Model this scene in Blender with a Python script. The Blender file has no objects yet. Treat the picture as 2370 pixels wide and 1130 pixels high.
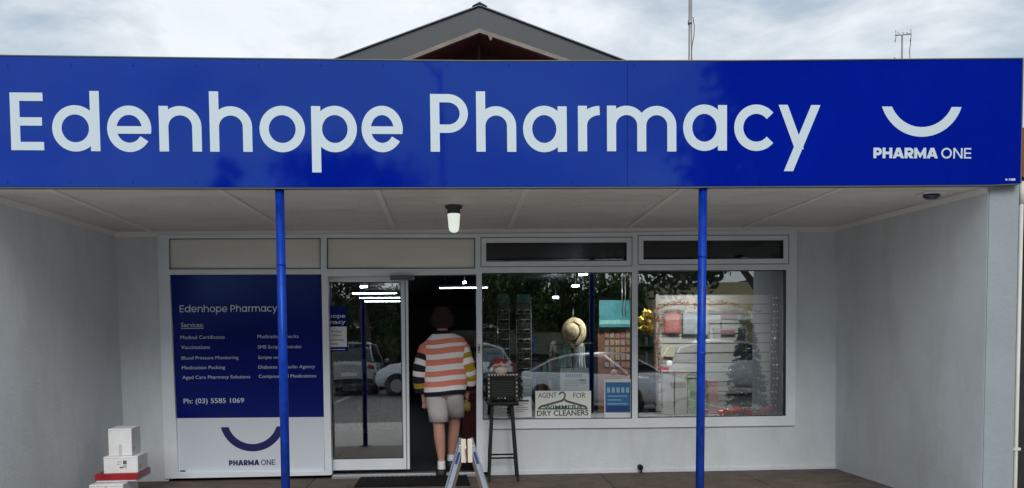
import bpy, bmesh, math, random
from mathutils import Vector, Matrix, noise
R = math.radians
random.seed(7)
sc = bpy.context.scene
col = sc.collection

# ------------------------------------------------------------------ camera
FPX, PX, PY, IW = 2020.94, 1185.0, 889.0, 2370.0
PITCH, YAW, ROLL, ZC = -0.0463, 0.0624, -0.0097, 1.349
YB, YF = 8.927, 6.352            # plane of the shopfront, front edge of the verandah
H = 2.5
_f = Vector((math.sin(YAW)*math.cos(PITCH), math.cos(YAW)*math.cos(PITCH), math.sin(PITCH)))
_r0 = Vector((math.cos(YAW), -math.sin(YAW), 0))
_u0 = _r0.cross(_f)
_r = _r0*math.cos(ROLL) + _u0*math.sin(ROLL)
_u = -_r0*math.sin(ROLL) + _u0*math.cos(ROLL)
CAM = Vector((0, 0, ZC))
cd = bpy.data.cameras.new('camera')
cam = bpy.data.objects.new('camera', cd); col.objects.link(cam)
m = Matrix((_r, _u, -_f)).transposed().to_4x4(); m.translation = CAM
cam.matrix_world = m
cd.sensor_width = 36; cd.lens = FPX*36/IW; cd.shift_y = (PY-565)/IW
cd.clip_start = 0.05; cd.clip_end = 2000
sc.camera = cam

def ray(px, py): return _f + _r*((px-PX)/FPX) + _u*((PY-py)/FPX)
def atY(px, py, Y): d = ray(px, py); return CAM + d*(Y/d.y)
def atZ(px, py, Z): d = ray(px, py); return CAM + d*((Z-ZC)/d.z)
def atX(px, py, X): d = ray(px, py); return CAM + d*(X/d.x)
def mirror(px, py, Yp, Yt):      # where a thing across the street stands if it is seen in the glass at plane Yp
    p = atY(px, py, 2*Yp-Yt); p.y = Yt; return p

# ------------------------------------------------------------------ sky and sun
SUN_EL, SUN_AZ = R(37), R(177)   # high, behind the camera and a little to the left, veiled by cloud
w = bpy.data.worlds.new('World'); sc.world = w; w.use_nodes = True
nt = w.node_tree; nt.nodes.clear()
def N(t, **k):
    n = nt.nodes.new(t)
    for a, b in k.items(): setattr(n, a, b)
    return n
out = N('ShaderNodeOutputWorld'); bg = N('ShaderNodeBackground'); bg.inputs[1].default_value = 0.1
sky = N('ShaderNodeTexSky', sky_type='NISHITA', sun_disc=False, sun_elevation=SUN_EL, sun_rotation=SUN_AZ)
tc = N('ShaderNodeTexCoord'); mp = N('ShaderNodeMapping'); mp.inputs['Scale'].default_value = (1, 1, 2.3)
mp.inputs['Location'].default_value = (0.35, 0.1, 0.6)
n1 = N('ShaderNodeTexNoise'); n1.inputs['Scale'].default_value = 3.1; n1.inputs['Detail'].default_value = 9; n1.inputs['Roughness'].default_value = .56
n1.inputs['Distortion'].default_value = .35
n2 = N('ShaderNodeTexNoise'); n2.inputs['Scale'].default_value = 7.0; n2.inputs['Detail'].default_value = 6
r1 = N('ShaderNodeValToRGB'); r1.color_ramp.elements[0].position = .40; r1.color_ramp.elements[0].color = (2.0, 2.4, 2.8, 1)
r1.color_ramp.elements[1].position = .57; r1.color_ramp.elements[1].color = (4.15, 4.3, 4.4, 1)
e = r1.color_ramp.elements.new(.48); e.color = (3.05, 3.3, 3.5, 1)
mx = N('ShaderNodeMix', data_type='RGBA'); mx.inputs[0].default_value = .94
mul = N('ShaderNodeMix', data_type='RGBA', blend_type='MULTIPLY'); mul.inputs[0].default_value = .35
r2 = N('ShaderNodeValToRGB'); r2.color_ramp.elements[0].position = .3; r2.color_ramp.elements[0].color = (.70, .75, .80, 1); r2.color_ramp.elements[1].position = .65
L = nt.links.new
L(tc.outputs['Generated'], mp.inputs[0]); L(mp.outputs[0], n1.inputs['Vector']); L(mp.outputs[0], n2.inputs['Vector'])
L(n1.outputs['Fac'], r1.inputs[0]); L(n2.outputs['Fac'], r2.inputs[0])
L(r1.outputs[0], mul.inputs[6]); L(r2.outputs[0], mul.inputs[7])
L(sky.outputs[0], mx.inputs[6]); L(mul.outputs[2], mx.inputs[7]); L(mx.outputs[2], bg.inputs[0]); L(bg.outputs[0], out.inputs[0])
sl = bpy.data.lights.new('sun', 'SUN'); sl.energy = .9; sl.angle = R(34); sl.color = (1, .96, .9)
so = bpy.data.objects.new('sun', sl); col.objects.link(so)
_sd = Vector((math.sin(SUN_AZ)*math.cos(SUN_EL), math.cos(SUN_AZ)*math.cos(SUN_EL), math.sin(SUN_EL)))
so.rotation_euler = _sd.to_track_quat('Z', 'Y').to_euler()
sc.view_settings.view_transform = 'Standard'; sc.view_settings.look = 'None'
sc.view_settings.exposure = 1.2; sc.view_settings.gamma = 1
sc.cycles.max_bounces = 10; sc.cycles.transparent_max_bounces = 24; sc.cycles.glossy_bounces = 5
sc.cycles.sample_clamp_indirect = 4; sc.cycles.caustics_reflective = False; sc.cycles.caustics_refractive = False

# ------------------------------------------------------------------ materials
MATS = {}
def mat(name, c, rough=.6, metal=0, var=0, vscale=4, bump=0, bscale=60, coat=0, emit=None, estr=1, spec=.5, stretch=(1,1,1), c2=None, trans=0):
    if name in MATS: return MATS[name]
    m = bpy.data.materials.new(name); m.use_nodes = True; t = m.node_tree; b = t.nodes['Principled BSDF']
    b.inputs['Base Color'].default_value = (*c, 1); b.inputs['Roughness'].default_value = rough
    b.inputs['Metallic'].default_value = metal; b.inputs['Specular IOR Level'].default_value = spec
    b.inputs['Coat Weight'].default_value = coat; b.inputs['Coat Roughness'].default_value = .04
    b.inputs['Transmission Weight'].default_value = trans
    if emit: b.inputs['Emission Color'].default_value = (*emit, 1); b.inputs['Emission Strength'].default_value = estr
    if var or bump or c2:
        tc = t.nodes.new('ShaderNodeTexCoord'); mp = t.nodes.new('ShaderNodeMapping'); mp.inputs['Scale'].default_value = stretch
        t.links.new(tc.outputs['Object'], mp.inputs[0])
    if var or c2:
        n = t.nodes.new('ShaderNodeTexNoise'); n.inputs['Scale'].default_value = vscale; n.inputs['Detail'].default_value = 8; n.inputs['Roughness'].default_value = .62
        t.links.new(mp.outputs[0], n.inputs['Vector'])
        rp = t.nodes.new('ShaderNodeValToRGB'); rp.color_ramp.elements[0].position = .3; rp.color_ramp.elements[1].position = .7
        lo = c2 if c2 else tuple(max(0, x*(1-var)) for x in c); hi = c if c2 else tuple(min(1, x*(1+var)) for x in c)
        rp.color_ramp.elements[0].color = (*lo, 1); rp.color_ramp.elements[1].color = (*hi, 1)
        t.links.new(n.outputs['Fac'], rp.inputs[0]); t.links.new(rp.outputs[0], b.inputs['Base Color'])
        mr = t.nodes.new('ShaderNodeMapRange'); mr.inputs['To Min'].default_value = max(0, rough-.08); mr.inputs['To Max'].default_value = min(1, rough+.1)
        if rough > .1: t.links.new(n.outputs['Fac'], mr.inputs[0]); t.links.new(mr.outputs[0], b.inputs['Roughness'])
    if bump:
        n = t.nodes.new('ShaderNodeTexNoise'); n.inputs['Scale'].default_value = bscale; n.inputs['Detail'].default_value = 5
        t.links.new(mp.outputs[0], n.inputs['Vector'])
        bp = t.nodes.new('ShaderNodeBump'); bp.inputs['Strength'].default_value = bump; bp.inputs['Distance'].default_value = .01
        t.links.new(n.outputs['Fac'], bp.inputs['Height']); t.links.new(bp.outputs[0], b.inputs['Normal'])
    MATS[name] = m; return m

def glass_mat(name, refl=.17, tint=(.80, .86, .86)):
    m = bpy.data.materials.new(name); m.use_nodes = True; t = m.node_tree; t.nodes.clear()
    o = t.nodes.new('ShaderNodeOutputMaterial'); a = t.nodes.new('ShaderNodeBsdfTransparent'); g = t.nodes.new('ShaderNodeBsdfGlossy')
    a.inputs[0].default_value = (*tint, 1); g.inputs['Roughness'].default_value = .0; g.inputs[0].default_value = (.95, .98, 1, 1)
    f = t.nodes.new('ShaderNodeFresnel'); f.inputs[0].default_value = 1.5
    ad = t.nodes.new('ShaderNodeMath'); ad.operation = 'ADD'; ad.inputs[1].default_value = refl - .04; ad.use_clamp = True
    x = t.nodes.new('ShaderNodeMixShader')
    t.links.new(f.outputs[0], ad.inputs[0]); t.links.new(ad.outputs[0], x.inputs[0]); t.links.new(a.outputs[0], x.inputs[1]); t.links.new(g.outputs[0], x.inputs[2]); t.links.new(x.outputs[0], o.inputs[0])
    # slow warp of the sheet so that reflections are not perfectly straight
    tc = t.nodes.new('ShaderNodeTexCoord'); n = t.nodes.new('ShaderNodeTexNoise'); n.inputs['Scale'].default_value = 1.6; n.inputs['Detail'].default_value = 1
    bp = t.nodes.new('ShaderNodeBump'); bp.inputs['Strength'].default_value = .12; bp.inputs['Distance'].default_value = .008
    t.links.new(tc.outputs['Object'], n.inputs['Vector']); t.links.new(n.outputs['Fac'], bp.inputs['Height']); t.links.new(bp.outputs[0], g.inputs['Normal'])
    MATS[name] = m; return m

GLASS = glass_mat('window_glass', .175, (.96, .985, .98))
GLASS_HIGH = glass_mat('high_window_glass', .05, (.5, .53, .55))
DARKGLASS = mat('dark_tinted_glass', (.012, .013, .015), .05, spec=.6)
M_WALL = mat('grey_wall_paint', (.67, .725, .76), .75, var=.07, vscale=1.3, bump=.5, bscale=45, spec=.25)
def stain(m, lo, scale=(1.2, 1.2, .5), sc_=2.3):
    t = m.node_tree; b = t.nodes['Principled BSDF']; src = b.inputs['Base Color'].links[0].from_socket
    tc = t.nodes.new('ShaderNodeTexCoord'); mp = t.nodes.new('ShaderNodeMapping'); mp.inputs['Scale'].default_value = scale
    n = t.nodes.new('ShaderNodeTexNoise'); n.inputs['Scale'].default_value = sc_; n.inputs['Detail'].default_value = 10; n.inputs['Roughness'].default_value = .68
    r = t.nodes.new('ShaderNodeValToRGB'); r.color_ramp.elements[0].position = .36; r.color_ramp.elements[0].color = (*lo, 1); r.color_ramp.elements[1].position = .52; r.color_ramp.elements[1].color = (1,1,1,1)
    x = t.nodes.new('ShaderNodeMix'); x.data_type = 'RGBA'; x.blend_type = 'MULTIPLY'; x.inputs[0].default_value = 1
    t.links.new(tc.outputs['Object'], mp.inputs[0]); t.links.new(mp.outputs[0], n.inputs['Vector']); t.links.new(n.outputs['Fac'], r.inputs[0]); t.links.new(src, x.inputs[6]); t.links.new(r.outputs[0], x.inputs[7]); t.links.new(x.outputs[2], b.inputs['Base Color'])
stain(M_WALL, (.92, .915, .90), (1, 1, .35), 3.2)
M_PIER = mat('pier_paint', (.28, .32, .35), .7, var=.06, vscale=2.2, bump=.45, bscale=30, spec=.3)
M_CEIL = mat('soffit_paint', (.72, .69, .665), .6, var=.05, vscale=1.2, bump=.15, bscale=12, spec=.3)
M_TRIM = mat('soffit_batten_paint', (.78, .76, .72), .5, var=.05, vscale=3)
M_FRAME = mat('silver_window_frame', (.80, .86, .92), .38, metal=.05, var=.06, vscale=2.5, bump=.05)
M_GROOVE = mat('rubber_seal', (.03, .03, .035), .6)
M_PANEL = mat('cream_glazed_panel', (.80, .80, .73), .22, var=.04, vscale=1.5, coat=.3)
M_SIGN = mat('blue_sign_sheet', (.001, .010, .27), .05, var=.10, vscale=.7, coat=0, bump=.02, bscale=1.2)
M_SIGN.node_tree.nodes['Principled BSDF'].inputs['Specular Tint'].default_value = (.42, 1, 1, 1)
M_LETTER = mat('pale_vinyl_letter', (.52, .62, .69), .4)
M_ALU = mat('dull_aluminium_edge', (.42, .43, .45), .35, metal=.7)
M_EDGE = mat('grey_edge_trim', (.10,.105,.12), .5, metal=.2)
M_POST = mat('blue_post_paint', (.002, .032, .34), .34, var=.22, vscale=5, coat=0, bump=.08, bscale=25)
M_NAVY = mat('navy_board_print', (.002, .004, .15), .16, coat=0, var=.08, vscale=1)
for _m in (M_POST, M_NAVY): _m.node_tree.nodes['Principled BSDF'].inputs['Specular Tint'].default_value = (.35, .6, 1, 1)
M_BOARDWHITE = mat('white_board_print', (.70, .76, .85), .25, var=.03, vscale=1, coat=.3)
M_NAVYINK = mat('navy_ink', (.006, .009, .12), .35)
M_SMALLTXT = mat('board_text_white', (.62, .68, .78), .4)
M_PAVE = mat('brown_paving', (.15, .11, .085), .75, c2=(.075, .058, .048), vscale=3.5, bump=.5, bscale=40)
stain(M_PAVE, (.62, .60, .58), (1, 1, 1), 5); stain(M_CEIL, (.90, .87, .82), (.6, 1.6, 1), 2.2); stain(M_POST, (.55, .55, .6), (1, 1, .6), 16); stain(M_SIGN, (.90, .92, .95), (2.2, 1, .35), 2.0)
M_CONC = mat('kerb_concrete', (.33, .32, .30), .85, var=.15, vscale=4, bump=.5, bscale=50)
M_ROAD = mat('asphalt', (.19, .185, .18), .9, var=.2, vscale=1.2, bump=.8, bscale=160)
M_WHITE = mat('white_card', (.72, .74, .78), .55, var=.04, vscale=4)
M_PAPER = mat('white_paper', (.80, .82, .83), .7)
M_BLACK = mat('black_paint', (.006, .0065, .008), .5, var=.2, vscale=6, spec=.25)
M_BLACKR = mat('black_rubber', (.007, .007, .008), .9, spec=.2, bump=.6, bscale=200)
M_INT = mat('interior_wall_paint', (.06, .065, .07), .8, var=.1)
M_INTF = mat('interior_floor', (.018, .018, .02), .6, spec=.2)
M_TUBE = mat('lit_tube', (1, 1, 1), .4, emit=(.82, .95, 1), estr=12)
M_JAR = mat('lit_opal_glass', (.8, .82, .78), .25, emit=(.86, .93, .82), estr=.30, coat=.5)
M_DARK = mat('dark_metal', (.05, .052, .05), .5)
M_ROOF = mat('grey_metal_roof', (.04, .048, .056), .5, metal=.2, var=.1, vscale=1, bump=.1, bscale=6)
M_BARGE = mat('weathered_bargeboard', (.22, .19, .165), .8, var=.25, vscale=5)
M_MAROON = mat('maroon_gable_boards', (.14,.045,.04), .8, var=.3, vscale=4, stretch=(6,1,1))
M_GALV = mat('galvanised_pipe', (.30, .31, .32), .45, metal=.6, var=.2, vscale=8)
M_DOWN = mat('cream_downpipe_paint', (.60, .60, .55), .5, var=.08, vscale=3)
M_BRICK = mat('dark_neighbour_brick', (.03, .026, .024), .85, var=.3, vscale=9)
M_ORANGE = mat('orange_sign_paint', (.22, .06, .03), .6, var=.4, vscale=3)

# ------------------------------------------------------------------ mesh builder
class MB:
    def __init__(s): s.v = []; s.f = []; s.mi = []; s.sm = []
    def add(s, vs, fs, mi=0, smooth=False):
        o = len(s.v); s.v += [Vector(p) for p in vs]
        for f in fs: s.f.append([i+o for i in f]); s.mi.append(mi); s.sm.append(smooth)
        return s
    def box(s, a, b, mi=0):
        x0, x1 = sorted((a[0], b[0])); y0, y1 = sorted((a[1], b[1])); z0, z1 = sorted((a[2], b[2]))
        return s.add([(x0,y0,z0),(x1,y0,z0),(x1,y1,z0),(x0,y1,z0),(x0,y0,z1),(x1,y0,z1),(x1,y1,z1),(x0,y1,z1)],
                     [(0,3,2,1),(4,5,6,7),(0,1,5,4),(1,2,6,5),(2,3,7,6),(3,0,4,7)], mi)
    def prism(s, pts, dv, mi=0, front_mi=None):
        # polygon pts (front), extruded by vector dv
        n = len(pts); a = [Vector(p) for p in pts]; b = [p+Vector(dv) for p in a]
        s.add(a+b, [tuple(range(n))], mi if front_mi is None else front_mi)
        o = len(s.v)-2*n
        s.f.append([o+n+i for i in reversed(range(n))]); s.mi.append(mi); s.sm.append(False)
        for i in range(n):
            j = (i+1) % n; s.f.append([o+i, o+n+i, o+n+j, o+j]); s.mi.append(mi); s.sm.append(False)
        return s
    def pq(s, pxs, Y0, Y1, mi=0):   # a slab whose front outline, at depth Y0, is given by measured picture corners
        return s.prism([atY(x, y, Y0) for x, y in pxs], (0, Y1-Y0, 0), mi)
    def pr(s, x0, y0, x1, y1, Y0, Y1, mi=0): return s.pq([(x0,y0),(x0,y1),(x1,y1),(x1,y0)], Y0, Y1, mi)
    def tube(s, pts, r, seg=12, mi=0, smooth=True, cap=True):
        pts = [Vector(p) for p in pts]; rs = r if isinstance(r, (list, tuple)) else [r]*len(pts)
        rings = []; prev = None
        for i, p in enumerate(pts):
            t = (pts[min(i+1, len(pts)-1)] - pts[max(i-1, 0)]).normalized()
            if prev is None:
                a = t.orthogonal().normalized()
            else:
                a = (prev - t*prev.dot(t)).normalized()
            prev = a; b = t.cross(a)
            rings.append([p + (a*math.cos(2*math.pi*k/seg) + b*math.sin(2*math.pi*k/seg))*rs[i] for k in range(seg)])
        return s.loft(rings, mi, smooth, cap)
    def loft(s, rings, mi=0, smooth=True, cap=True):
        n = len(rings[0]); vs = [v for r in rings for v in r]; o = len(s.v); s.v += [Vector(v) for v in vs]
        for i in range(len(rings)-1):
            m_ = mi[i] if isinstance(mi, (list, tuple)) else mi
            for k in range(n):
                k2 = (k+1) % n
                s.f.append([o+i*n+k, o+i*n+k2, o+(i+1)*n+k2, o+(i+1)*n+k]); s.mi.append(m_); s.sm.append(smooth)
        if cap:
            m0 = mi[0] if isinstance(mi, (list, tuple)) else mi; m1 = mi[-1] if isinstance(mi, (list, tuple)) else mi
            s.f.append([o+k for k in reversed(range(n))]); s.mi.append(m0); s.sm.append(False)
            s.f.append([o+(len(rings)-1)*n+k for k in range(n)]); s.mi.append(m1); s.sm.append(False)
        return s
    def ball(s, c, r, mi=0, seg=14, rings=8):
        if not isinstance(r, (tuple, list)): r = (r, r, r)
        c = Vector(c); o = len(s.v)
        s.v.append(c+Vector((0,0,r[2])))
        for i in range(1, rings):
            th = math.pi*i/rings
            for k in range(seg):
                ph = 2*math.pi*k/seg; s.v.append(c+Vector((r[0]*math.sin(th)*math.cos(ph), r[1]*math.sin(th)*math.sin(ph), r[2]*math.cos(th))))
        s.v.append(c-Vector((0,0,r[2]))); last = len(s.v)-1
        for k in range(seg):
            k2 = (k+1) % seg
            s.f.append([o, o+1+k, o+1+k2]); s.f.append([last, last-seg+k2, last-seg+k]); s.mi += [mi]*2; s.sm += [True]*2
            for i in range(rings-2):
                a = o+1+i*seg; s.f.append([a+k, a+seg+k, a+seg+k2, a+k2]); s.mi.append(mi); s.sm.append(True)
        return s
    def text(s, body, x, z, Y, size, mi=0, align='LEFT', width=None, height=None, bold=0, depth=.001):
        cu = bpy.data.curves.new('t', 'FONT'); cu.body = body; cu.size = size; cu.extrude = depth/2; cu.offset = bold; cu.resolution_u = 3
        ob = bpy.data.objects.new('t', cu); col.objects.link(ob)
        dg = bpy.context.evaluated_depsgraph_get(); me = bpy.data.meshes.new_from_object(ob.evaluated_get(dg))
        vs = [v.co.copy() for v in me.vertices]; fs = [tuple(p.vertices) for p in me.polygons]
        bpy.data.objects.remove(ob); bpy.data.curves.remove(cu); bpy.data.meshes.remove(me)
        if not vs: return s
        xa = min(v.x for v in vs); xb = max(v.x for v in vs); k = width/(xb-xa) if width else 1
        ya = min(v.y for v in vs); yb = max(v.y for v in vs); kh = height/(yb-ya) if height else 1
        off = {'LEFT': 0, 'CENTER': -(xb-xa)*k/2, 'RIGHT': -(xb-xa)*k}[align]
        return s.add([(x+off+(v.x-xa)*k, Y-v.z, z+v.y*kh) for v in vs], fs, mi)
    def build(s, name, mats, parent=None, origin=None):
        me = bpy.data.meshes.new(name)
        off = Vector((0,0,0))
        if parent is not None:
            p = parent
            while p is not None: off += p.location; p = p.parent
        elif origin is not None: off = Vector(origin)
        me.from_pydata([tuple(v-off) for v in s.v], [], s.f)
        if not isinstance(mats, (list, tuple)): mats = [mats]
        for m_ in mats: me.materials.append(m_)
        me.polygons.foreach_set('material_index', s.mi); me.polygons.foreach_set('use_smooth', s.sm)
        me.update()
        bm = bmesh.new(); bm.from_mesh(me); bmesh.ops.recalc_face_normals(bm, faces=bm.faces); bm.to_mesh(me); bm.free()
        ob = bpy.data.objects.new(name, me); col.objects.link(ob)
        if parent is not None: ob.parent = parent
        elif origin is not None: ob.location = off
        return ob

def tag(o, label=None, cat=None, group=None, kind=None):
    if label: o['label'] = label
    if cat: o['category'] = cat
    if group: o['group'] = group
    if kind: o['kind'] = kind
    return o
def thing(name, loc, label, cat, group=None):
    o = bpy.data.objects.new(name, None); o.empty_display_size = .2; col.objects.link(o); o.location = loc
    return tag(o, label, cat, group)
def bevel(o, wd, seg=2):
    b = o.modifiers.new('bevel', 'BEVEL'); b.width = wd; b.segments = seg; b.limit_method = 'ANGLE'; return o
def copy_tree(o, parent=None):
    c = o.copy(); col.objects.link(c)
    if parent is not None: c.parent = parent
    for ch in list(o.children): copy_tree(ch, c)
    return c

# ------------------------------------------------------------------ stroke lettering (round geometric letters)
def stroke(mb, pts, w, Y, mi=0, closed=False, t=.003):
    n = len(pts); P = [Vector((p[0], p[1])) for p in pts]; Lf, Rt = [], []
    for i in range(n):
        if closed: a, b = P[(i-1) % n], P[(i+1) % n]; d0 = (P[i]-a).normalized(); d1 = (b-P[i]).normalized()
        else:
            d0 = (P[i]-P[i-1]).normalized() if i > 0 else (P[1]-P[0]).normalized()
            d1 = (P[i+1]-P[i]).normalized() if i < n-1 else d0
        d = (d0+d1); d = d.normalized() if d.length > 1e-6 else d0
        nn = Vector((-d.y, d.x)); c = max(.35, nn.dot(Vector((-d0.y, d0.x))))
        Lf.append(P[i]+nn*(w/2/c)); Rt.append(P[i]-nn*(w/2/c))
    vs = []
    for i in range(n):
        vs += [(Lf[i].x, Y-t, Lf[i].y), (Rt[i].x, Y-t, Rt[i].y), (Lf[i].x, Y, Lf[i].y), (Rt[i].x, Y, Rt[i].y)]
    fs = []
    for i in range(n if closed else n-1):
        a = 4*i; b = 4*((i+1) % n)
        fs += [(a, a+1, b+1, b), (a+2, b+2, b+3, a+3), (a, b, b+2, a+2), (a+1, a+3, b+3, b+1)]
    if not closed: e_ = 4*(n-1); fs += [(0, 2, 3, 1), (e_, e_+1, e_+3, e_+2)]
    mb.add(vs, fs, mi)
def arc(cx, cz, rx, rz, a0, a1, n=28):
    return [(cx+rx*math.cos(R(a0+(a1-a0)*i/n)), cz+rz*math.sin(R(a0+(a1-a0)*i/n))) for i in range(n+1)]
def glyph(mb, ch, x0, x1, z, xh, cap, asc, desc, w, Y, mi=0, t=.003):
    """one letter between x0 and x1 on baseline z; w = stroke weight"""
    W = x1-x0; h = w/2; k = [0]
    def S(pts, ww=None, closed=False):
        stroke(mb, pts, ww or w, Y, mi, closed, t + .0003*k[0]); k[0] += 1
    def ring(a, b):
        S(arc((a+b)/2, z+xh/2, (b-a)/2-h, xh/2-h+.01*xh, 0, 360, 44)[:-1], closed=True)
    def D(xa, za, xb, zb3, ww=None):   # diagonal bar with level-cut ends, xa/xb = centre of each end
        ww = ww or w; hx = ww/2*math.hypot(xb-xa, zb3-za)/abs(zb3-za); q = [(xa-hx, za), (xa+hx, za), (xb+hx, zb3), (xb-hx, zb3)]
        yy = Y-t-.0003*k[0]; k[0] += 1
        mb.add([(x, yy, z_) for x, z_ in q]+[(x, Y, z_) for x, z_ in q], [(0,1,2,3),(4,7,6,5),(0,4,5,1),(1,5,6,2),(2,6,7,3),(3,7,4,0)], mi)
    if ch == 'o': ring(x0, x1)
    elif ch in 'dap' or ch == 'q':
        if ch == 'p': ring(x0+w*.15, x1); S([(x0+h, z+xh), (x0+h, z-desc)])
        else: ring(x0, x1-w*.15); S([(x1-h, z), (x1-h, z+(asc if ch == 'd' else xh))])
    elif ch == 'e':
        rx = W/2-h; rz = xh/2-h+.01*xh
        S(arc((x0+x1)/2, z+xh/2, rx, rz, -13, 328, 44)); S([(x0+w*.6, z+xh*.475), (x1-h*.15, z+xh*.475)], w*.82)
    elif ch == 'c': S(arc((x0+x1)/2+W*.05, z+xh/2, W/2-h+W*.05, xh/2-h+.01*xh, 40, 320, 40))
    elif ch in 'nhm':
        S([(x0+h, z), (x0+h, z+(asc if ch == 'h' else xh))])
        m_ = 1 if ch != 'm' else 2; sp = (W-w)/m_
        for i in range(m_):
            a = x0+h+i*sp; b = a+sp; rr = (b-a)/2
            S(arc((a+b)/2, z+xh-h-rr*.98, rr, rr*.98, 175, 0, 22)+[(b, z)])
    elif ch == 'r':
        S([(x0+h, z), (x0+h, z+xh)]); rr = W-h
        S(arc(x0+h+rr, z+xh-h-rr*.85, rr, rr*.85, 178, 90, 12))
    elif ch == 'y':
        mx_ = x0+W*.5; kk = h*1.05
        D(x1-kk, z+xh, x0+W*.245, z-desc, w*.95); D(x0+kk, z+xh, mx_+W*.0, z+xh*.03, w*.95)
    elif ch == 'E':
        S([(x0+h, z), (x0+h, z+cap)])
        for zz, l in ((cap-h*.9, 1), (cap/2, .96), (h*.9, 1)): S([(x0+w*.5, z+zz), (x0+W*l, z+zz)], w*.9)
    elif ch == 'P' or ch == 'R':
        S([(x0+h, z), (x0+h, z+cap)]); top = z+cap-h*.9; bot = z+cap*(.40 if ch == 'P' else .42); rr = (top-bot)/2
        rx = min(rr*1.05, W-h-w*.4)
        S([(x0+h, top), (x1-h-rx, top)]+arc(x1-h-rx, (top+bot)/2, rx, rr, 88, -88, 18)+[(x1-h-rx, bot), (x0+h, bot)], w*.9)
        if ch == 'R': D(x0+W*.45, bot, x1-h*1.15, z)
    elif ch == 'H':
        S([(x0+h, z), (x0+h, z+cap)]); S([(x1-h, z), (x1-h, z+cap)]); S([(x0+h, z+cap/2), (x1-h, z+cap/2)], w*.85)
    elif ch == 'A':
        D(x0+h*1.0, z, (x0+x1)/2-h*.15, z+cap); D(x1-h*1.0, z, (x0+x1)/2+h*.15, z+cap); S([(x0+W*.25, z+cap*.28), (x1-W*.25, z+cap*.28)], w*.75)
    elif ch == 'M':
        S([(x0+h, z), (x0+h, z+cap)]); S([(x1-h, z), (x1-h, z+cap)]); S([(x0+h, z+cap-h*.7), ((x0+x1)/2, z+cap*.22), (x1-h, z+cap-h*.7)], w*.8)
    elif ch == 'N':
        S([(x0+h, z), (x0+h, z+cap)]); S([(x1-h, z), (x1-h, z+cap)]); D(x0+h*1.1, z+cap, x1-h*1.1, z, w*.9)
    elif ch == 'O': S(arc((x0+x1)/2, z+cap/2, W/2-h, cap/2-h+.01*cap, 0, 360, 40)[:-1], closed=True)
NAME = [('E',22,102),('d',118,228),('e',245,347),('n',365,463),('h',482,580),('o',597,702),('p',717,822),('e',833,933),
        ('P',997,1085),('h',1103,1195),('a',1211,1312),('r',1338,1388),('m',1405,1565),('a',1581,1682),('c',1699,1792),('y',1801,1898)]
def shop_name(mb, xa, xb, z, Y, wk=1.0, t=.003, mi=0):   # same letters, scaled between xa and xb
    k = (xb-xa)/(1898-22)
    for ch, a, b in NAME: glyph(mb, ch, xa+(a-22)*k, xa+(b-22)*k, z, 106*k, 133*k, 140*k, 48*k, 22*k*wk, Y, mi, t)
def pharma_one(mb, xa, xb, z, cap, Y, mi=0, t=.003):
    L_ = [('P',.92,1),('H',1.05,1),('A',1.2,1),('R',.98,1),('M',1.3,1),('A',1.2,1),(' ',.32,0),('O',1.15,0),('N',1.0,0),('E',.78,0)]
    gap = {1: .07, 0: .17}; tot = sum(l[1]+gap[l[2]] for l in L_ if l[0] != ' ')+.32-.17; k = (xb-xa)/tot; x = xa
    for ch, wd, b in L_:
        if ch == ' ': x += wd*k; continue
        glyph(mb, ch, x, x+wd*k, z, cap, cap, cap, 0, cap*(.29 if b else .155), Y, mi, t); x += (wd+gap[b])*k
def smile(mb, xa, xb, ztop, zbot, w, Y, mi=0, t=.003):
    # a bowl of constant weight, cut level at the top
    cx = (xa+xb)/2; Wd = (xb-xa)/2; D = ztop-zbot; Ro = (Wd*Wd+D*D)/(2*D); cz = zbot+Ro; Ri = Ro-w
    n = 36; ao = math.asin(min(1, Wd/Ro)); ai = math.acos(max(-1, min(1, (cz-ztop)/Ri)))
    vs = []
    for i in range(n+1):
        f_ = -1+2*i/n; a = ao*f_; b = ai*f_
        for rr, aa in ((Ro, a), (Ri, b)):
            for yy in (Y-t, Y): vs.append((cx+rr*math.sin(aa), yy, cz-rr*math.cos(aa)))
    fs = []
    for i in range(n):
        a = 4*i; b = a+4; fs += [(a, b, b+2, a+2), (a+1, a+3, b+3, b+1), (a, a+1, b+1, b), (a+2, b+2, b+3, a+3)]
    fs += [(0, 2, 3, 1), (4*n, 4*n+1, 4*n+3, 4*n+2)]
    mb.add(vs, fs, mi)

# ------------------------------------------------------------------ ground
def sheet(name, x0, y0, x1, y1, z, mt, thick=.25, div=1):
    mb = MB().box((x0, y0, z-thick), (x1, y1, z)); o = mb.build(name, mt); return tag(o, kind='structure')
ZR = -.32
sheet('road', -300, -300, 300, 2.6, ZR, M_ROAD, .3)
sheet('kerb', -60, 2.6, 60, 2.78, -.17, M_CONC, .4)
def paving():
    mb = MB(); y = 2.78; k = 0
    mb.box((-60, 6.35, -.5), (60, 8.96, -.012))
    xs = [atZ(1384, 1093, 0).x + 1.45*i for i in range(-12, 12)]
    ys = [6.36, 7.65, 8.955]
    for i in range(len(xs)-1):
        for j in range(len(ys)-1): mb.box((xs[i]+.004, ys[j]+.004, -.012), (xs[i+1]-.004, ys[j+1]-.004, 0))
    return tag(mb.build('footpath', M_PAVE), kind='structure')
paving()
sheet('kerbside_footpath', -60, 2.781, 60, 6.349, 0, mat('light_bounce_concrete', (.50,.48,.45), .85, var=.12, vscale=2, bump=.4, bscale=60), .4)  # unseen strip, made pale to bounce light up under the verandah
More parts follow.
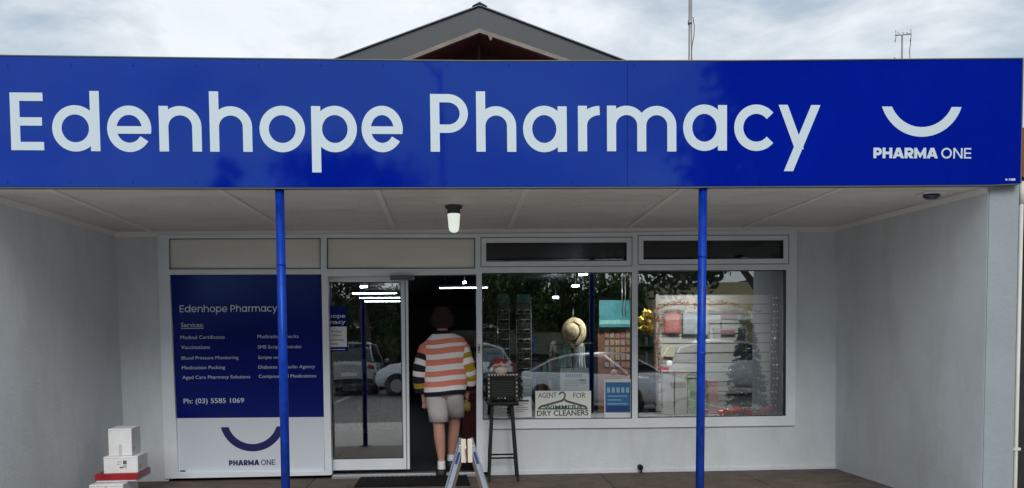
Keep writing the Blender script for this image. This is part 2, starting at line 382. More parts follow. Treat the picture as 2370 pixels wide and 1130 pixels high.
def wlines():
    for y in (-7.4, -12.6):
        for i in range(14):
            mb = MB().box((-24+i*3.4, y, ZR), (-23.88+i*3.4, y+4.6, ZR+.004))
            tag(mb.build('parking_line', mat('road_line_paint', (.6, .6, .58), .7, var=.15)), kind='structure')
wlines()
g = sheet('far_footpath', -60, -19.5, 60, -15.5, ZR+.13, M_CONC, .4)
sheet('ground', -300, 8.97, 300, 300, -.06, mat('bare_ground', (.12, .10, .07), .9, var=.3, vscale=.5), .4)

# ------------------------------------------------------------------ the shop building
def down(px0, py0, px1, py1, Y, z=0):   # where the line through two picture points on plane Y meets height z
    a = atY(px0, py0, Y); b = atY(px1, py1, Y); k = (z-a.z)/(b.z-a.z); return a + (b-a)*k
bld = thing('pharmacy_building', (.3, YB, 0), 'single storey shop with deep verandah, grey side walls and silver shopfront', 'shop')
C_BLT = atY(263, 538, YB); C_BRT = atY(1938, 525, YB); C_BRB = down(1938, 525, 1933, 1086, YB); C_BLB = down(263, 538, 285, 985, YB)
C_FRT = atY(2289, 434, YF); C_FRB = down(2289, 430, 2272, 1130, YF)
C_FLT = Vector((C_BLT.x, YF, atY(0, 437, YF).z)); C_FLB = Vector((C_BLB.x, YF, 0))
def hexa(mb, f, bk, mi=0):
    return mb.add(list(f)+list(bk), [(0,1,2,3), (7,6,5,4), (0,4,5,1), (1,5,6,2), (2,6,7,3), (3,7,4,0)], mi)
def side_wall(bt, bb, fb, ft, dx, name='side_wall'):
    mb = MB(); d = Vector((dx, 0, 0)); up = Vector((0, 0, .6))
    hexa(mb, (fb, ft+up, bt+up, bb), (fb+d, ft+up+d, bt+up+d, bb+d)); return mb.build(name, M_WALL, bld)
ext = Vector((0, .15, 0))
side_wall(C_BRT+ext, C_BRB+ext, C_FRB, C_FRT, .07); side_wall(C_BLT+ext, C_BLB+ext, C_FLB, C_FLT, -.07)
PYF = YF-.012
xo_t, xo_b = atY(2361, 430, PYF), down(2361, 430, 2345, 1130, PYF)
mb = MB(); hexa(mb, (C_FRB+Vector((.0,-.012,0)), C_FRT+Vector((0,-.012,.5)), xo_t+Vector((0,0,.5)), xo_b), (C_FRB+Vector((0,.35,0))+Vector((.075,0,0)), C_FRT+Vector((.075,.35,.5)), xo_t+Vector((0,.35,.5)), xo_b+Vector((0,.35,0))))
bevel(mb.build('pier', M_PIER, bld), .008)
mb = MB(); e_ = Vector((0,-.012,0)); hexa(mb, (C_FLB+e_, C_FLT+e_+Vector((0,0,.5)), C_FLT+e_+Vector((-.3,0,.5)), C_FLB+e_+Vector((-.3,0,0))), (C_FLB+Vector((-.072,.35,0)), C_FLT+Vector((-.072,.35,.5)), C_FLT+Vector((-.3,.35,.5)), C_FLB+Vector((-.3,.35,0)))); bevel(mb.build('pier', M_PIER, bld), .008)
# outer side walls running back
MB().box((xo_b.x-.22, YF+.34, 0), (xo_b.x-.02, 29, 3.1)).build('outer_wall', M_WALL, bld)
MB().box((C_FLB.x-.28, YF+.34, 0), (C_FLB.x-.1, 29, 3.1)).build('outer_wall', M_WALL, bld)

# back wall round the shopfront
mb = MB()
Yw = YB
mb.prism([C_BLT, C_BLB, down(370, 545, 390, 1108, Yw), atY(370, 545, Yw)], (0, .15, 0))
mb.build('front_wall', M_WALL, bld); mb = MB()
mb.prism([atY(1843, 531, Yw), down(1843, 531, 1837, 1086, Yw), C_BRB, C_BRT], (0, .15, 0))
mb.prism([atY(1129, 990, Yw), down(1129, 990, 1131, 1092, Yw), down(1843, 531, 1837, 1086, Yw)-Vector((.001,0,0)), atY(1839.5, 984, Yw)], (0, .15, 0))
mb.build('front_wall', M_WALL, bld)
MB().box((C_BLT.x, YB+.02, 2.47), (C_BRT.x, YB+.2, 2.95)).build('lintel', M_WALL, bld)
# dirty skirting bead at the foot of the wall
MB().box((down(1131,990,1131,1092,YB).x, YB-.012, 0), (C_BRB.x, YB-.001, .035)).build('skirting', M_WALL, bld)

# soffit, battens and cornice
up = Vector((0, 0, .03))
mb = MB(); A, B_, C_, D_ = Vector((C_FLT.x-.05, YF-.02, C_FLT.z)), C_FRT+Vector((.03,-.02,0)), C_BRT+Vector((0,.02,0)), C_BLT+Vector((-.0,.02,0))
hexa(mb, (A, B_, C_, D_), (A+up, B_+up, C_+up, D_+up)); mb.build('soffit', M_CEIL, bld)
for (a, b) in (((114,437),(354,534)), ((504,437),(590,498)), ((871,437),(914,533)), ((1219,437),(1177,532)), ((1580,436),(1451,530)), ((1947,433),(1719,527))):
    f0 = atY(a[0], a[1], YF); x = f0.x
    d = atY(b[0], b[1], YB) if b[1] > 500 else None
    xb = d.x if d else x
    def zc(xx, yy):
        t = (yy-YF)/(YB-YF); u = (xx-C_BLT.x)/(C_BRT.x-C_BLT.x)
        zf = C_FLT.z+(C_FRT.z-C_FLT.z)*u; zb = C_BLT.z+(C_BRT.z-C_BLT.z)*u; return zf+(zb-zf)*t
    mb = MB(); wd = .022
    q = [(x-wd, YF), (x+wd, YF), (xb+wd, YB), (xb-wd, YB)]
    hexa(mb, [Vector((p, y, zc(p, y)-.010)) for p, y in q], [Vector((p, y, zc(p, y)+.004)) for p, y in q]); bevel(mb.build('soffit_batten', M_TRIM, bld), .004, 1)
nl = MB()
for bx_ in range(12):
    x = C_FLT.x+.25+bx_*.59
    for j in range(9):
        y = YF+.15+j*.29; z = zc(x, y); nl.tube([(x, y, z-.0012), (x, y, z+.002)], .006, 6)
nl.build('nail_heads', mat('nail_head', (.42,.40,.37), .6), bld)['kind'] = 'stuff'
def cornice(a, b, inward, s=.045):
    mb = MB(); i = Vector(inward)*s; dn = Vector((0, 0, -s))
    hexa(mb, (a-Vector((0,0,.002)), a+dn, a+i*.55+dn*.45, a+i-Vector((0,0,.002))), (b-Vector((0,0,.002)), b+dn, b+i*.55+dn*.45, b+i-Vector((0,0,.002)))); mb.build('cornice', M_TRIM, bld)
cornice(C_FRT, C_BRT, (-1, 0, 0)); cornice(C_FLT, C_BLT, (1, 0, 0), .05); cornice(C_BLT, C_BRT, (0, -1, 0), .05)
# awning structure above the soffit, behind the sign
MB().box((C_FLT.x-.3, YF-.03, C_FLT.z+.06), (xo_t.x-.01, YF+.03, 3.30)).build('parapet', M_ALU, bld)
MB().box((C_FLT.x-.3, YF+.04, 2.62), (xo_t.x-.03, 29, 3.0)).build('roof', M_ROOF, bld)

# verandah posts
def post(t, b, coll):
    p0 = atY(*t, 6.325); p1 = atY(*b, 6.325); x = (p0.x+p1.x)/2; r = .0315
    mb = MB(); top = zc(x, YF)+.0
    mb.tube([(p0.x, 6.325, top), (p1.x+(p1.x-p0.x)*.4, 6.325, 0)], r, 20)
    o = mb.build('verandah_post', M_POST, bld)
    m2 = MB(); m2.box((p1.x-.07, 6.27, 0), (p1.x+.07, 6.385, .01)); m2.build('base_plate', M_POST, o)
    for py in coll:
        q = atY(t[0]+(b[0]-t[0])*(py-t[1])/(b[1]-t[1]), py, 6.325)
        MB().tube([(q.x, q.y, q.z-.012), (q.x, q.y, q.z+.012)], r+.0012, 20).build('joint_ring', M_POST, o)
    MB().box((p0.x-.055, 6.29, top-.008), (p0.x+.055, 6.375, top+.001)).build('top_plate', M_POST, o)
    return o
post((647, 435), (661.5, 1130), (612,)); post((1627, 434), (1621, 1130), (593, 818))

# ---- shopfront joinery
YFr0, YFr1 = YB-.03, YB+.075
def ring(mb, outer, inner, Y0, Y1, mi=0):   # corners TL TR BR BL
    for i in range(4):
        j = (i+1) % 4; mb.pq([outer[i], inner[i], inner[j], outer[j]], Y0, Y1, mi)
def inset(q, d, sg=1):
    (ax, ay), (bx, by), (cx, cy), (dx, dy) = q; return [(ax+d, ay+d), (bx-d, by+d), (cx-d, cy-d), (dx+d, dy-d)]
def window(outer, inner, glass, sash=0, name='window', glname='pane'):
    mb = MB(); ring(mb, outer, inner, YFr0, YFr1)
    if sash: ring(mb, inset(inner, -sash), inner, YFr0-.012, YFr0-.001)
    o = mb.build(name, M_FRAME, bld)
    s = MB(); ring(s, inset(inner, -1), inset(inner, 1.6), YFr0+.012, YFr1-.01); s.build('seal', M_GROOVE, o)
    if sash:
        g_ = MB(); ring(g_, inset(inner, -sash-1.6), inset(inner, -sash), YFr0-.003, YFr0-.0006); g_.build('sash_gap', M_GROOVE, o)
    if glass: MB().pq(inset(inner, 1), YB+.020, YB+.026).build(glname, glass, o)
    return o
W1 = [(1115,632),(1463,630),(1463,969),(1117,972)]; W2 = [(1476,626),(1820,625),(1819,963),(1476,968)]
window([(1103,617),(1469.5,615),(1469.5,990),(1106,993)], W1, GLASS)
window([(1469.5,615),(1845,612),(1840,985),(1469.5,990)], W2, GLASS)
window([(1103,541),(1469.5,538),(1469.5,615),(1103,617)], [(1125,562),(1451,561),(1451,604),(1125,606)], GLASS_HIGH, 11)
window([(1469.5,538),(1845,531),(1845,612),(1469.5,615)], [(1489,557),(1814,556),(1814,599),(1489,601)], GLASS_HIGH, 11)
# solid panels over the board and the door
for o_, i_ in (([(370,544),(749,542),(749,629.5),(374,630)], [(390,552),(742,551),(742,623),(391,624)]),
               ([(749,542),(1103,541),(1103,628.5),(749,629.5)], [(756,551),(1100,551),(1100,622),(756,623)])):
    mb = MB(); ring(mb, o_, i_, YFr0, YFr1); fr = mb.build('transom_frame', M_FRAME, bld)
    s = MB(); ring(s, i_, inset(i_, 1.8), YFr0+.02, YFr1-.01); s.build('seal', M_GROOVE, fr)
    MB().pq(inset(i_, 1), YB+.012, YB+.03).build('transom_panel', M_PANEL, fr)
B_IN = [(392,636),(744,635),(752,1092),(412,1096)]
mb = MB(); ring(mb, [(374,630),(749,629.5),(761,1100),(390,1108)], B_IN, YFr0, YFr1); mb.build('board_frame', M_FRAME, bld)
mb = MB(); mb.pq([(363,542),(382,1109),(391,1108),(371,542)], YFr0+.012, YB+.05); mb.build('frame_cover', M_FRAME, bld)
# head and jambs of the doorway
mb = MB(); mb.pq([(749,629.5),(761,1100),(768,1099),(758,629.5)], YFr0, YFr1); mb.pq([(758,629.5),(758,640),(1103,635),(1103,628.5)], YFr0, YFr1)
mb.pq([(1103,628.5),(1103,1094),(1106,1094),(1104.5,628.5)], YFr0+.001, YFr1+.1); mb.pq([(1103.2,993.5),(1103.2,1094),(1129,1092.5),(1129,991.5)], YFr0+.002, YFr1)
ja = mb.build('door_frame', M_FRAME, bld)
MB().pr(1105, 796, 1112, 818, YFr0-.012, YFr0-.0005).build('lock', M_ALU, ja); MB().pr(1107, 802, 1110, 812, YFr0-.016, YFr0-.0125).build('keyhole', M_GROOVE, ja)
mb = MB(); a = atY(768, 1100, YFr0-.02); b = atY(1103, 1094, YFr0-.02)
mb.box((a.x, YFr0-.03, 0), (b.x, YFr1+.1, .022)); mb.box((a.x, YFr0+.03, .022), (b.x, YFr0+.045, .034)); mb.build('threshold', M_ALU, bld)
# sliding leaf, slid behind the board
YL = YB+.09
leaf_o = [(690,640),(944,641),(948.5,1086),(700,1090)]; leaf_i = [(712,653),(927,652.5),(934,1061),(720,1065)]
mb = MB(); ring(mb, leaf_o, leaf_i, YL, YL+.045); leaf = mb.build('sliding_door', M_FRAME, bld)
MB().pq(leaf_i, YL+.018, YL+.026).build('pane', GLASS, leaf)
s = MB(); ring(s, leaf_i, inset(leaf_i, 2), YL+.006, YL+.017); s.build('seal', M_GROOVE, leaf)
mb = MB(); mb.pq([(936.5,652),(938,652),(942.5,1086),(941,1086)], YL-.004, YL-.0005); mb.build('edge_strip', M_GROOVE, leaf)
mb = MB(); mb.pr(902, 637, 958, 648, YFr0-.09, YFr0-.001); bevel(mb.build('door_sensor', mat('sensor_grey', (.12,.12,.13), .4), bld), .008)

# interior shell
xl, xr = C_BLT.x+.02, C_BRT.x-.02
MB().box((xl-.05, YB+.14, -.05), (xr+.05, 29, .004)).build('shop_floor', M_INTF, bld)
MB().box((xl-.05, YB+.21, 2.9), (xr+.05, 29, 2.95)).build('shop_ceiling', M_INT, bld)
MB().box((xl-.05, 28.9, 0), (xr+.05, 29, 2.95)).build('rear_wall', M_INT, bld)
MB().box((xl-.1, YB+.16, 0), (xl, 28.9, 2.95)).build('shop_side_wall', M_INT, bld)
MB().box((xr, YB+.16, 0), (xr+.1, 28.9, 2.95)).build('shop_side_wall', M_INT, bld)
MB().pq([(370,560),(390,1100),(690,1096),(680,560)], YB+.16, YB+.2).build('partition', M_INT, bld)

# ------------------------------------------------------------------ fascia sign
YS = YF-.075
sg = thing('fascia_sign', atY(1185, 434, YS), 'long glossy blue shop sign across the front of the verandah', 'sign')
mb = MB(); S_OUT = [(-90,128),(500,135.5),(1100,142),(1700,141.5),(2367,136),(2362,424.5),(2290,428),(1620,432),(650,434.5),(-90,433)]
mb.prism([atY(x, y, YS) for x, y in S_OUT], (0, .045, 0)); bevel(mb.build('sign_face', M_SIGN, sg), .003, 1)
mb = MB()
for i in range(4):
    a, b = S_OUT[i], S_OUT[i+1]; mb.pq([(a[0],a[1]-2.6),(a[0],a[1]-.2),(b[0],b[1]-.2),(b[0],b[1]-2.6)], YS-.006, YS+.05)
mb.pq([(2367,136),(2362,424.5),(2364.5,424.5),(2369.5,133.5)], YS-.006, YS+.05)
for i in range(5, 9):
    a, b = S_OUT[i], S_OUT[i+1]; mb.pq([(b[0],b[1]+.2),(b[0],b[1]+2.2),(a[0],a[1]+2.2),(a[0],a[1]+.2)], YS-.006, YS+.05)
mb.build('edge_trim', M_EDGE, sg)
mb = MB()
for x in (1452,): mb.pr(x-.4, 146, x+.4, 430, YS-.0006, YS-.0002)
mb.build('sheet_joint', mat('joint_dark_line', (.001,.004,.10), .9, spec=0), sg)  # thin dark strip along the seam between two sign sheets
mb = MB()
for i in range(17):
    x = 18+i*145
    for y in (152, 422): 
        c = atY(x, y+(0 if x < 2250 else -6), YS); mb.tube([(c.x, YS-.004, c.z), (c.x, YS, c.z)], .004, 8)
mb.build('rivet', mat('rivet_blue', (.003,.008,.10), .9, spec=.1), sg)['kind'] = 'stuff'
mb = MB()
for ch, a, b in NAME:
    base = {'E':348,'d':350,'e':351,'n':351}.get(ch, 351) if a < 480 else (351.5 if a < 1300 else (350.5 if a < 1560 else 348.5))
    xm = (a+b)/2; kx = .06 if a < 600 else 0
    pa, pb = atY(a+5-4*(a>900), base, YS), atY(b+5-5*(b>900), base, YS)
    if ch in 'E': pa, pb = atY(27, base, YS), atY(103, base, YS)
    if a > 900: pa, pb = atY(a, base, YS), atY(b, base, YS)
    s1 = (atY(xm, base-100, YS).z-pa.z)/100
    glyph(mb, ch, pa.x, pb.x, pa.z, 105*s1, 133*s1, 139*s1, 48*s1, 21.3*s1, YS-.0005, 0)
mb.build('lettering', M_LETTER, sg)
mb = MB(); a = atY(2041, 247, YS); b = atY(2225, 247, YS); smile(mb, a.x, b.x, a.z, atY(2133, 317, YS).z, .070, YS-.0005)
mb.build('smile_logo', M_LETTER, sg)
mb = MB(); a = atY(2021, 366.5, YS); b = atY(2247, 366.5, YS); pharma_one(mb, a.x, b.x, a.z, atY(2100, 342.5, YS).z-a.z, YS-.0005)
mb.build('logo_lettering', M_LETTER, sg)
mb = MB(); c = atY(2329, 416, YS); mb.tube([(c.x, YS-.002, c.z), (c.x, YS, c.z)], .008, 12); mb.pr(2335, 413.5, 2350, 418, YS-.002, YS-.0005); mb.build('maker_mark', M_LETTER, sg)

# ------------------------------------------------------------------ services board in the left bay
YD = YB+.008
sb = thing('services_board', atY(580, 1094, YD), 'navy and white board listing services in the left bay of the shopfront', 'sign')
spl = [(404.5,968),(751,965)]
MB().pq([(393,637),(743,636),(750,965),(404.5,968)], YD, YD+.02).build('navy_panel', M_NAVY, sb)
MB().pq([(404.6,968.3),(750,965.3),(751,1091),(412.5,1094.5)], YD, YD+.02).build('white_panel', M_BOARDWHITE, sb)
mb = MB(); mb.pq([(410.5,1094),(412,1094),(409.5,970),(408,970)], YD-.001, YD-.0003); mb.build('edge_line', M_GROOVE, sb)
YT = YD-.0008
mb = MB(); a = atY(416, 723, YT); b = atY(642, 721, YT); shop_name(mb, a.x, b.x, a.z, YT, .85, .001); mb.build('heading', M_SMALLTXT, sb)
mb = MB()
def line(s_, x0, x1, y, hgt, mb=None, bold=.0):
    mk = mb is None; mb = MB() if mk else mb
    a = atY(x0, y, YT); b = atY(x1, y, YT); k = (atY(x0, y-10, YT).z-a.z)/10
    mb.text(s_, a.x, a.z, YT, .1, width=b.x-a.x, height=hgt*k, bold=bold)
    if mk: mb.build('services_line', M_SMALLTXT, sb)
line('Services:', 419, 471, 757, 10); mb.pq([(419,759.5),(419,761),(471,760.5),(471,759)], YT-.001, YT)
for s_, x1, y in (('Medical Certificates', 520, 785), ('Vaccinations', 486, 808), ('Blood Pressure Monitoring', 552, 832.5), ('Medication Packing', 521, 855), ('Aged Care Pharmacy Solutions', 579, 877.5)):
    x0 = 418+(y-785)*.045; line(s_, x0, x1, y, 10 if ('g' in s_ or 'y' in s_) else 8)
for s_, x1, y in (('Medication Checks', 691, 783), ('SMS Script Reminder', 699, 807), ('Scripts on File', 664, 831), ('Diabetes & Insulin Agency', 729, 853.5), ('Compounded Medications', 732, 875)):
    x0 = 596+(y-785)*.03; line(s_, x0, x1, y, 10 if ('p' in s_ or 'y' in s_) else 8)
mb.build('underline', M_SMALLTXT, sb)
mb = MB(); line('Ph: (03) 5585 1069', 425, 565, 934, 15, mb, .001); mb.build('phone_number', M_SMALLTXT, sb)
mb = MB(); a = atY(511, 989, YT); b = atY(658, 987.5, YT); smile(mb, a.x, b.x, a.z, atY(584, 1045, YT).z, .075, YT, 0, .001); mb.build('smile_logo', M_NAVYINK, sb)
mb = MB(); a = atY(530, 1078, YT); b = atY(637, 1076, YT); pharma_one(mb, a.x, b.x, a.z, 12.3/226, YT, 0, .001); mb.build('logo_lettering', M_NAVYINK, sb)
mb = MB(); mb.pr(417, 1089, 429, 1092, YT-.001, YT); mb.build('maker_mark', M_NAVYINK, sb)

# opening hours sticker on the sliding door
YH = YL+.012
hs = thing('opening_hours_sign', atY(768, 815, YH), 'navy opening hours sign stuck inside the sliding glass door', 'sign')
MB().pq([(714,709),(802,709),(805,813),(716,815)], YH, YH+.003).build('navy_backing', M_NAVY, hs)
MB().pq([(722,757),(802,756),(803,803),(723,804)], YH-.002, YH-.0004).build('white_panel', M_PAPER, hs)
mb = MB()
for s_, x0, x1, y in (('Edenhope', 722, 799, 736), ('Pharmacy', 722, 800, 750)):
    a = atY(x0, y, YH); b = atY(x1, y, YH); mb.text(s_, a.x, a.z, YH-.0008, .1, width=b.x-a.x, height=.056, bold=.001)
mb.pr(728, 808.4, 799, 810, YH-.002, YH-.0004)
mb.build('lettering', M_SMALLTXT, hs)
mb = MB()
for s_, x0, x1, y in (('Monday - Friday', 728, 791, 770), ('8:45am - 5:30pm', 728, 790, 779), ('Saturday & Sunday', 728, 797, 789.5), ('Closed', 756, 781, 799)):
    a = atY(x0, y, YH); b = atY(x1, y, YH); mb.text(s_, a.x, a.z, YH-.0026, .1, width=b.x-a.x, height=.03)
mb.build('hours_lettering', M_GROOVE, hs)

# ------------------------------------------------------------------ fittings under the soffit
c = atY(1050, 477, 7.25)
lt = thing('bulkhead_light', (c.x, 7.25, c.z), 'glowing white jar light with dark base under the verandah ceiling', 'light')
k = 7.25/FPX
mb = MB(); mb.tube([(c.x,7.25,zc(c.x,7.25)+.001),(c.x,7.25,zc(c.x,7.25)-.02),(c.x,7.25,c.z-.0),(c.x,7.25,c.z-18*k)], [.070,.070,.048,.056], 20); mb.build('light_base', M_DARK, lt)
z0 = c.z-17*k; z1 = c.z-61*k
mb = MB(); mb.tube([(c.x,7.25,z0),(c.x,7.25,z0-.012),(c.x,7.25,z0-.03),(c.x,7.25,z1+.05),(c.x,7.25,z1+.022),(c.x,7.25,z1+.006),(c.x,7.25,z1)], [.050,.053,.051,.045,.040,.026,.006], 20); mb.build('glass_jar', M_JAR, lt)
c = atY(2156, 438, 6.62); zz = zc(c.x, 6.62)
al = thing('alarm_dome', (c.x, 6.62, zz), 'small navy dome fitting on white base under the right end of the verandah', 'alarm')
mb = MB(); mb.box((c.x-.085,6.55,zz-.012),(c.x+.085,6.72,zz-.001)); bevel(mb.build('base_plate', M_WHITE, al), .006)
mb = MB(); rs = []
for i in range(7):
    a = math.pi/2*i/6; rs.append([Vector((c.x+.068*math.cos(a)**.6*math.cos(t), 6.62+.055*math.cos(a)**.6*math.sin(t), zz-.012-.040*math.sin(a))) if i < 6 else Vector((c.x+.005*math.cos(t), 6.62+.005*math.sin(t), zz-.052)) for t in [2*math.pi*q/18 for q in range(18)]])
mb.loft(rs); mb.build('dome', mat('navy_dome', (.008,.014,.06), .15, coat=.5), al)
# small drain fitting at the wall foot
c = atY(1482, 1081, YB-.03)
mb = MB(); mb.tube([(c.x, YB-.001, c.z), (c.x, YB-.055, c.z), (c.x, YB-.075, c.z-.012)], [.026,.026,.020], 14); mb.tube([(c.x,YB-.0725,c.z-.012),(c.x,YB-.078,c.z-.06)],.010,8)
tag(mb.build('drain_outlet', M_BLACK, origin=(c.x, YB, c.z)), 'small black drain stub low on the wall under the window', 'pipe')

# ------------------------------------------------------------------ above the sign
YG = 12.0
ap = atY(1110, 68, YG); ap2 = atY(1110, 15, YG); bl = atY(780, 137, YG); br = atY(1445, 142, YG); il = atY(935, 137, YG); ir = atY(1312, 138, YG)
def ext_(a, b, k): return b+(b-a)*k
bl2, br2 = ext_(ap2, bl, .7), ext_(ap2, br, .7); il2, ir2 = ext_(ap, il, 1.9), ext_(ap, ir, 1.9)
gb = thing('gabled_roof_building', (ap.x, YG, 0), 'grey gabled roof with maroon boarded gable rising behind the blue sign', 'building')
mb = MB(); mb.prism([ap2, bl2, il2, ap], (0, .05, 0)); mb.prism([ap2+Vector((.001,0,0)), ap+Vector((.001,0,0)), ir2, br2], (0, .05, 0)); mb.build('barge_cladding', M_ROOF, gb)
t_ = Vector((0, 0, .015)); lipd = Vector((0, -.03, 0))
for a, b in ((ap2, bl2), (ap2, br2)):
    mb = MB(); o1 = [a+lipd, b+lipd, b+lipd+t_, a+lipd+t_]; mb.prism(o1, (0, 10, 0)); mb.build('roof', mat('roof_sheet', (.06,.07,.08), .4, metal=.3), gb)
MB().prism([ap2+Vector((-.10,-.035,-.005)), ap2+Vector((0,-.035,.052)), ap2+Vector((.10,-.035,-.005)), ap2+Vector((0,-.035,.034))], (0,10,0)).build('ridge_cap', mat('ridge_grey', (.10,.11,.12), .5), gb)
for a, b in ((ap, il2), (ap, ir2)):
    mb = MB(); dn = Vector((0, 0, .045)); mb.prism([a+lipd*1.5-dn*.1, b+lipd*1.5-dn*.1, b+lipd*1.5-dn*1.3, a+lipd*1.5-dn*1.3], (0, .07, 0)); mb.build('bargeboard', M_BARGE, gb)
mb = MB(); yg = .75; mb.prism([ap+Vector((0,yg,0)), il2+Vector((0,yg,0)), ir2+Vector((0,yg,0))], (0, .1, 0)); mb.build('gable_wall', M_MAROON, gb)
for s_, (a, b) in enumerate(((ap, il2), (ap, ir2))):
    mb = MB(); mb.prism([a-Vector((0,-.06,.02)), b-Vector((0,-.06,.02)), b-Vector((0,-yg,.02)), a-Vector((0,-yg,.02))], (0,0,.02)); mb.build('eave_lining', M_MAROON, gb)
q = atY(1133, 85, YG-.05); mb = MB(); mb.prism([q+Vector((-.03,0,.04)), q+Vector((.01,0,-.05)), q+Vector((.025,0,-.045)), q+Vector((.05,0,0.02))], (0,.03,0)); mb.build('broken_trim', M_BARGE, gb)
q = atY(1107, 105, YG+.6); MB().tube([q+Vector((0,0,-.6)), q+Vector((.01,0,.0)), q+Vector((-.02,0,.14))], [.02,.016,.012], 8).build('finial', M_BARGE, gb)
q = atY(1045, 134, YG+.5); MB().tube([q+Vector((0,0,-.2)), q], .012, 6).build('peg', M_BARGE, gb)
MB().box((bl2.x, YG+1.0, 3.02), (br2.x, YG+9, bl2.z-.05)).build('wall', M_MAROON, gb)

# pipe mast
p0, p1 = atY(1596.5, 142, 8.6), atY(1598, -60, 8.6)
ms = thing('mast_pipe', (p0.x, 8.6, 3.0), 'thin galvanised mast pipe standing up behind the right half of the sign', 'mast')
MB().tube([(p0.x, 8.6, 2.95), (p1.x, 8.6, p1.z)], .018, 12).build('pipe', M_GALV, ms)
q = atY(1597, 52, 8.6); MB().tube([q+Vector((0,0,-.02)), q+Vector((0,0,.02))], .0215, 12).build('coupling', M_GALV, ms)
mb = MB(); pts = [Vector((p0.x+.022+.012*math.sin(i*1.3)+.008*math.sin(i*.5), 8.585, 3.0+i*.09)) for i in range(18)]; mb.tube(pts, .0035, 6); mb.build('cable', M_BLACK, ms)

# television aerial
YA = 13.0; q = lambda x, y: atY(x, y, YA)
ta = thing('tv_aerial', (q(2088,140).x, YA, 3.0), 'spindly rooftop television aerial with a short crossbar above the sign', 'aerial')
MB().tube([(q(2088,140).x, YA, 3.0), q(2088, 80)], .013, 8).build('mast', M_GALV, ta)
mb = MB(); mb.tube([q(2072, 82), q(2109, 79)], .010, 8); mb.build('crossbar', M_GALV, ta)
for x, y0, y1 in ((2073, 70, 98), (2108, 68, 96)):
    MB().tube([q(x, y0), q(x+1, (y0+y1)/2), q(x-1.5, y1)], .006, 6).build('element', M_GALV, ta)
for i in range(3): MB().tube([q(2078+i*10, 75), q(2082+i*10, 77.5)], .005, 6).build('element', M_GALV, ta)
mb = MB(); mb.tube([q(2108, 92), q(2107, 105), q(2105, 118), q(2106, 135), q(2104, 142)], .005, 6); mb.build('hanging_wire', M_BLACK, ta)
MB().tube([(q(2071,130).x, YA, 3.0), q(2071, 133)], .01, 6).build('stay', M_GALV, ta)
MB().box((4.9, 12, 0), (11, 16, 2.9)).build('wall', M_BRICK, thing('rear_shed', (7, 12, 0), 'low dark shed behind the shop carrying the aerial', 'shed'))

# cream downpipe and dark neighbour at the right edge
t0, t1 = atY(2364, 470, YF+.02), atY(2348.5, 1130, YF+.02)
dp = thing('downpipe', (t1.x, YF+.02, 0), 'cream downpipe running down beside the right-hand pier', 'downpipe')
d = (t1-t0)*(t1.z/(t0.z-t1.z)); MB().tube([t0, t1, t1+d], .016, 12).build('pipe', M_DOWN, dp)
MB().tube([t0+Vector((0,0,-.005)), t0+Vector((0,0,.16))], .020, 12).build('socket', M_DOWN, dp)
MB().box((t1.x-.03, YF+.0, .5), (t1.x+.03, YF+.05, .52)).build('bracket', M_DOWN, dp)
nb = thing('neighbour_building', (4.4, 7.0, 0), 'dark neighbouring shop glimpsed past the right end of the sign', 'building')
MB().box((4.02, 7.4, 0), (9, 15, 2.95)).build('wall', M_BRICK, nb)
MB().box((4.05, 6.7, 2.5), (9, 7.39, 2.62)).build('awning', M_DARK, nb)
MB().box((4.04, 6.66, 2.62), (9, 6.70, 3.0)).build('awning_fascia', M_ORANGE, nb)

# ------------------------------------------------------------------ things under the verandah
# doormat
c = [atZ(838,1100,.012), atZ(1080,1098,.012), atZ(1089,1122,.012), atZ(819,1126,.012)]
mb = MB(); mb.prism(c, (0,0,-.011)); 
for i in range(22):
    a = c[0].lerp(c[1], (i+.5)/22); b = c[3].lerp(c[2], (i+.5)/22); d = Vector((.012,0,0)); mb.prism([a-d+Vector((0,0,.004)), a+d+Vector((0,0,.004)), b+d+Vector((0,0,.004)), b-d+Vector((0,0,.004))], (0,0,-.0045))
tag(mb.build('doormat', M_BLACKR, origin=((c[0].x+c[1].x)/2, c[0].y, 0)), 'black ribbed rubber doormat lying before the open doorway', 'doormat')

M_CARTON = mat('white_carton_board', (.74,.755,.78), .6, var=.07, vscale=9, bump=.5, bscale=14)
LAB = mat('label_grey', (.45,.46,.48), .6)
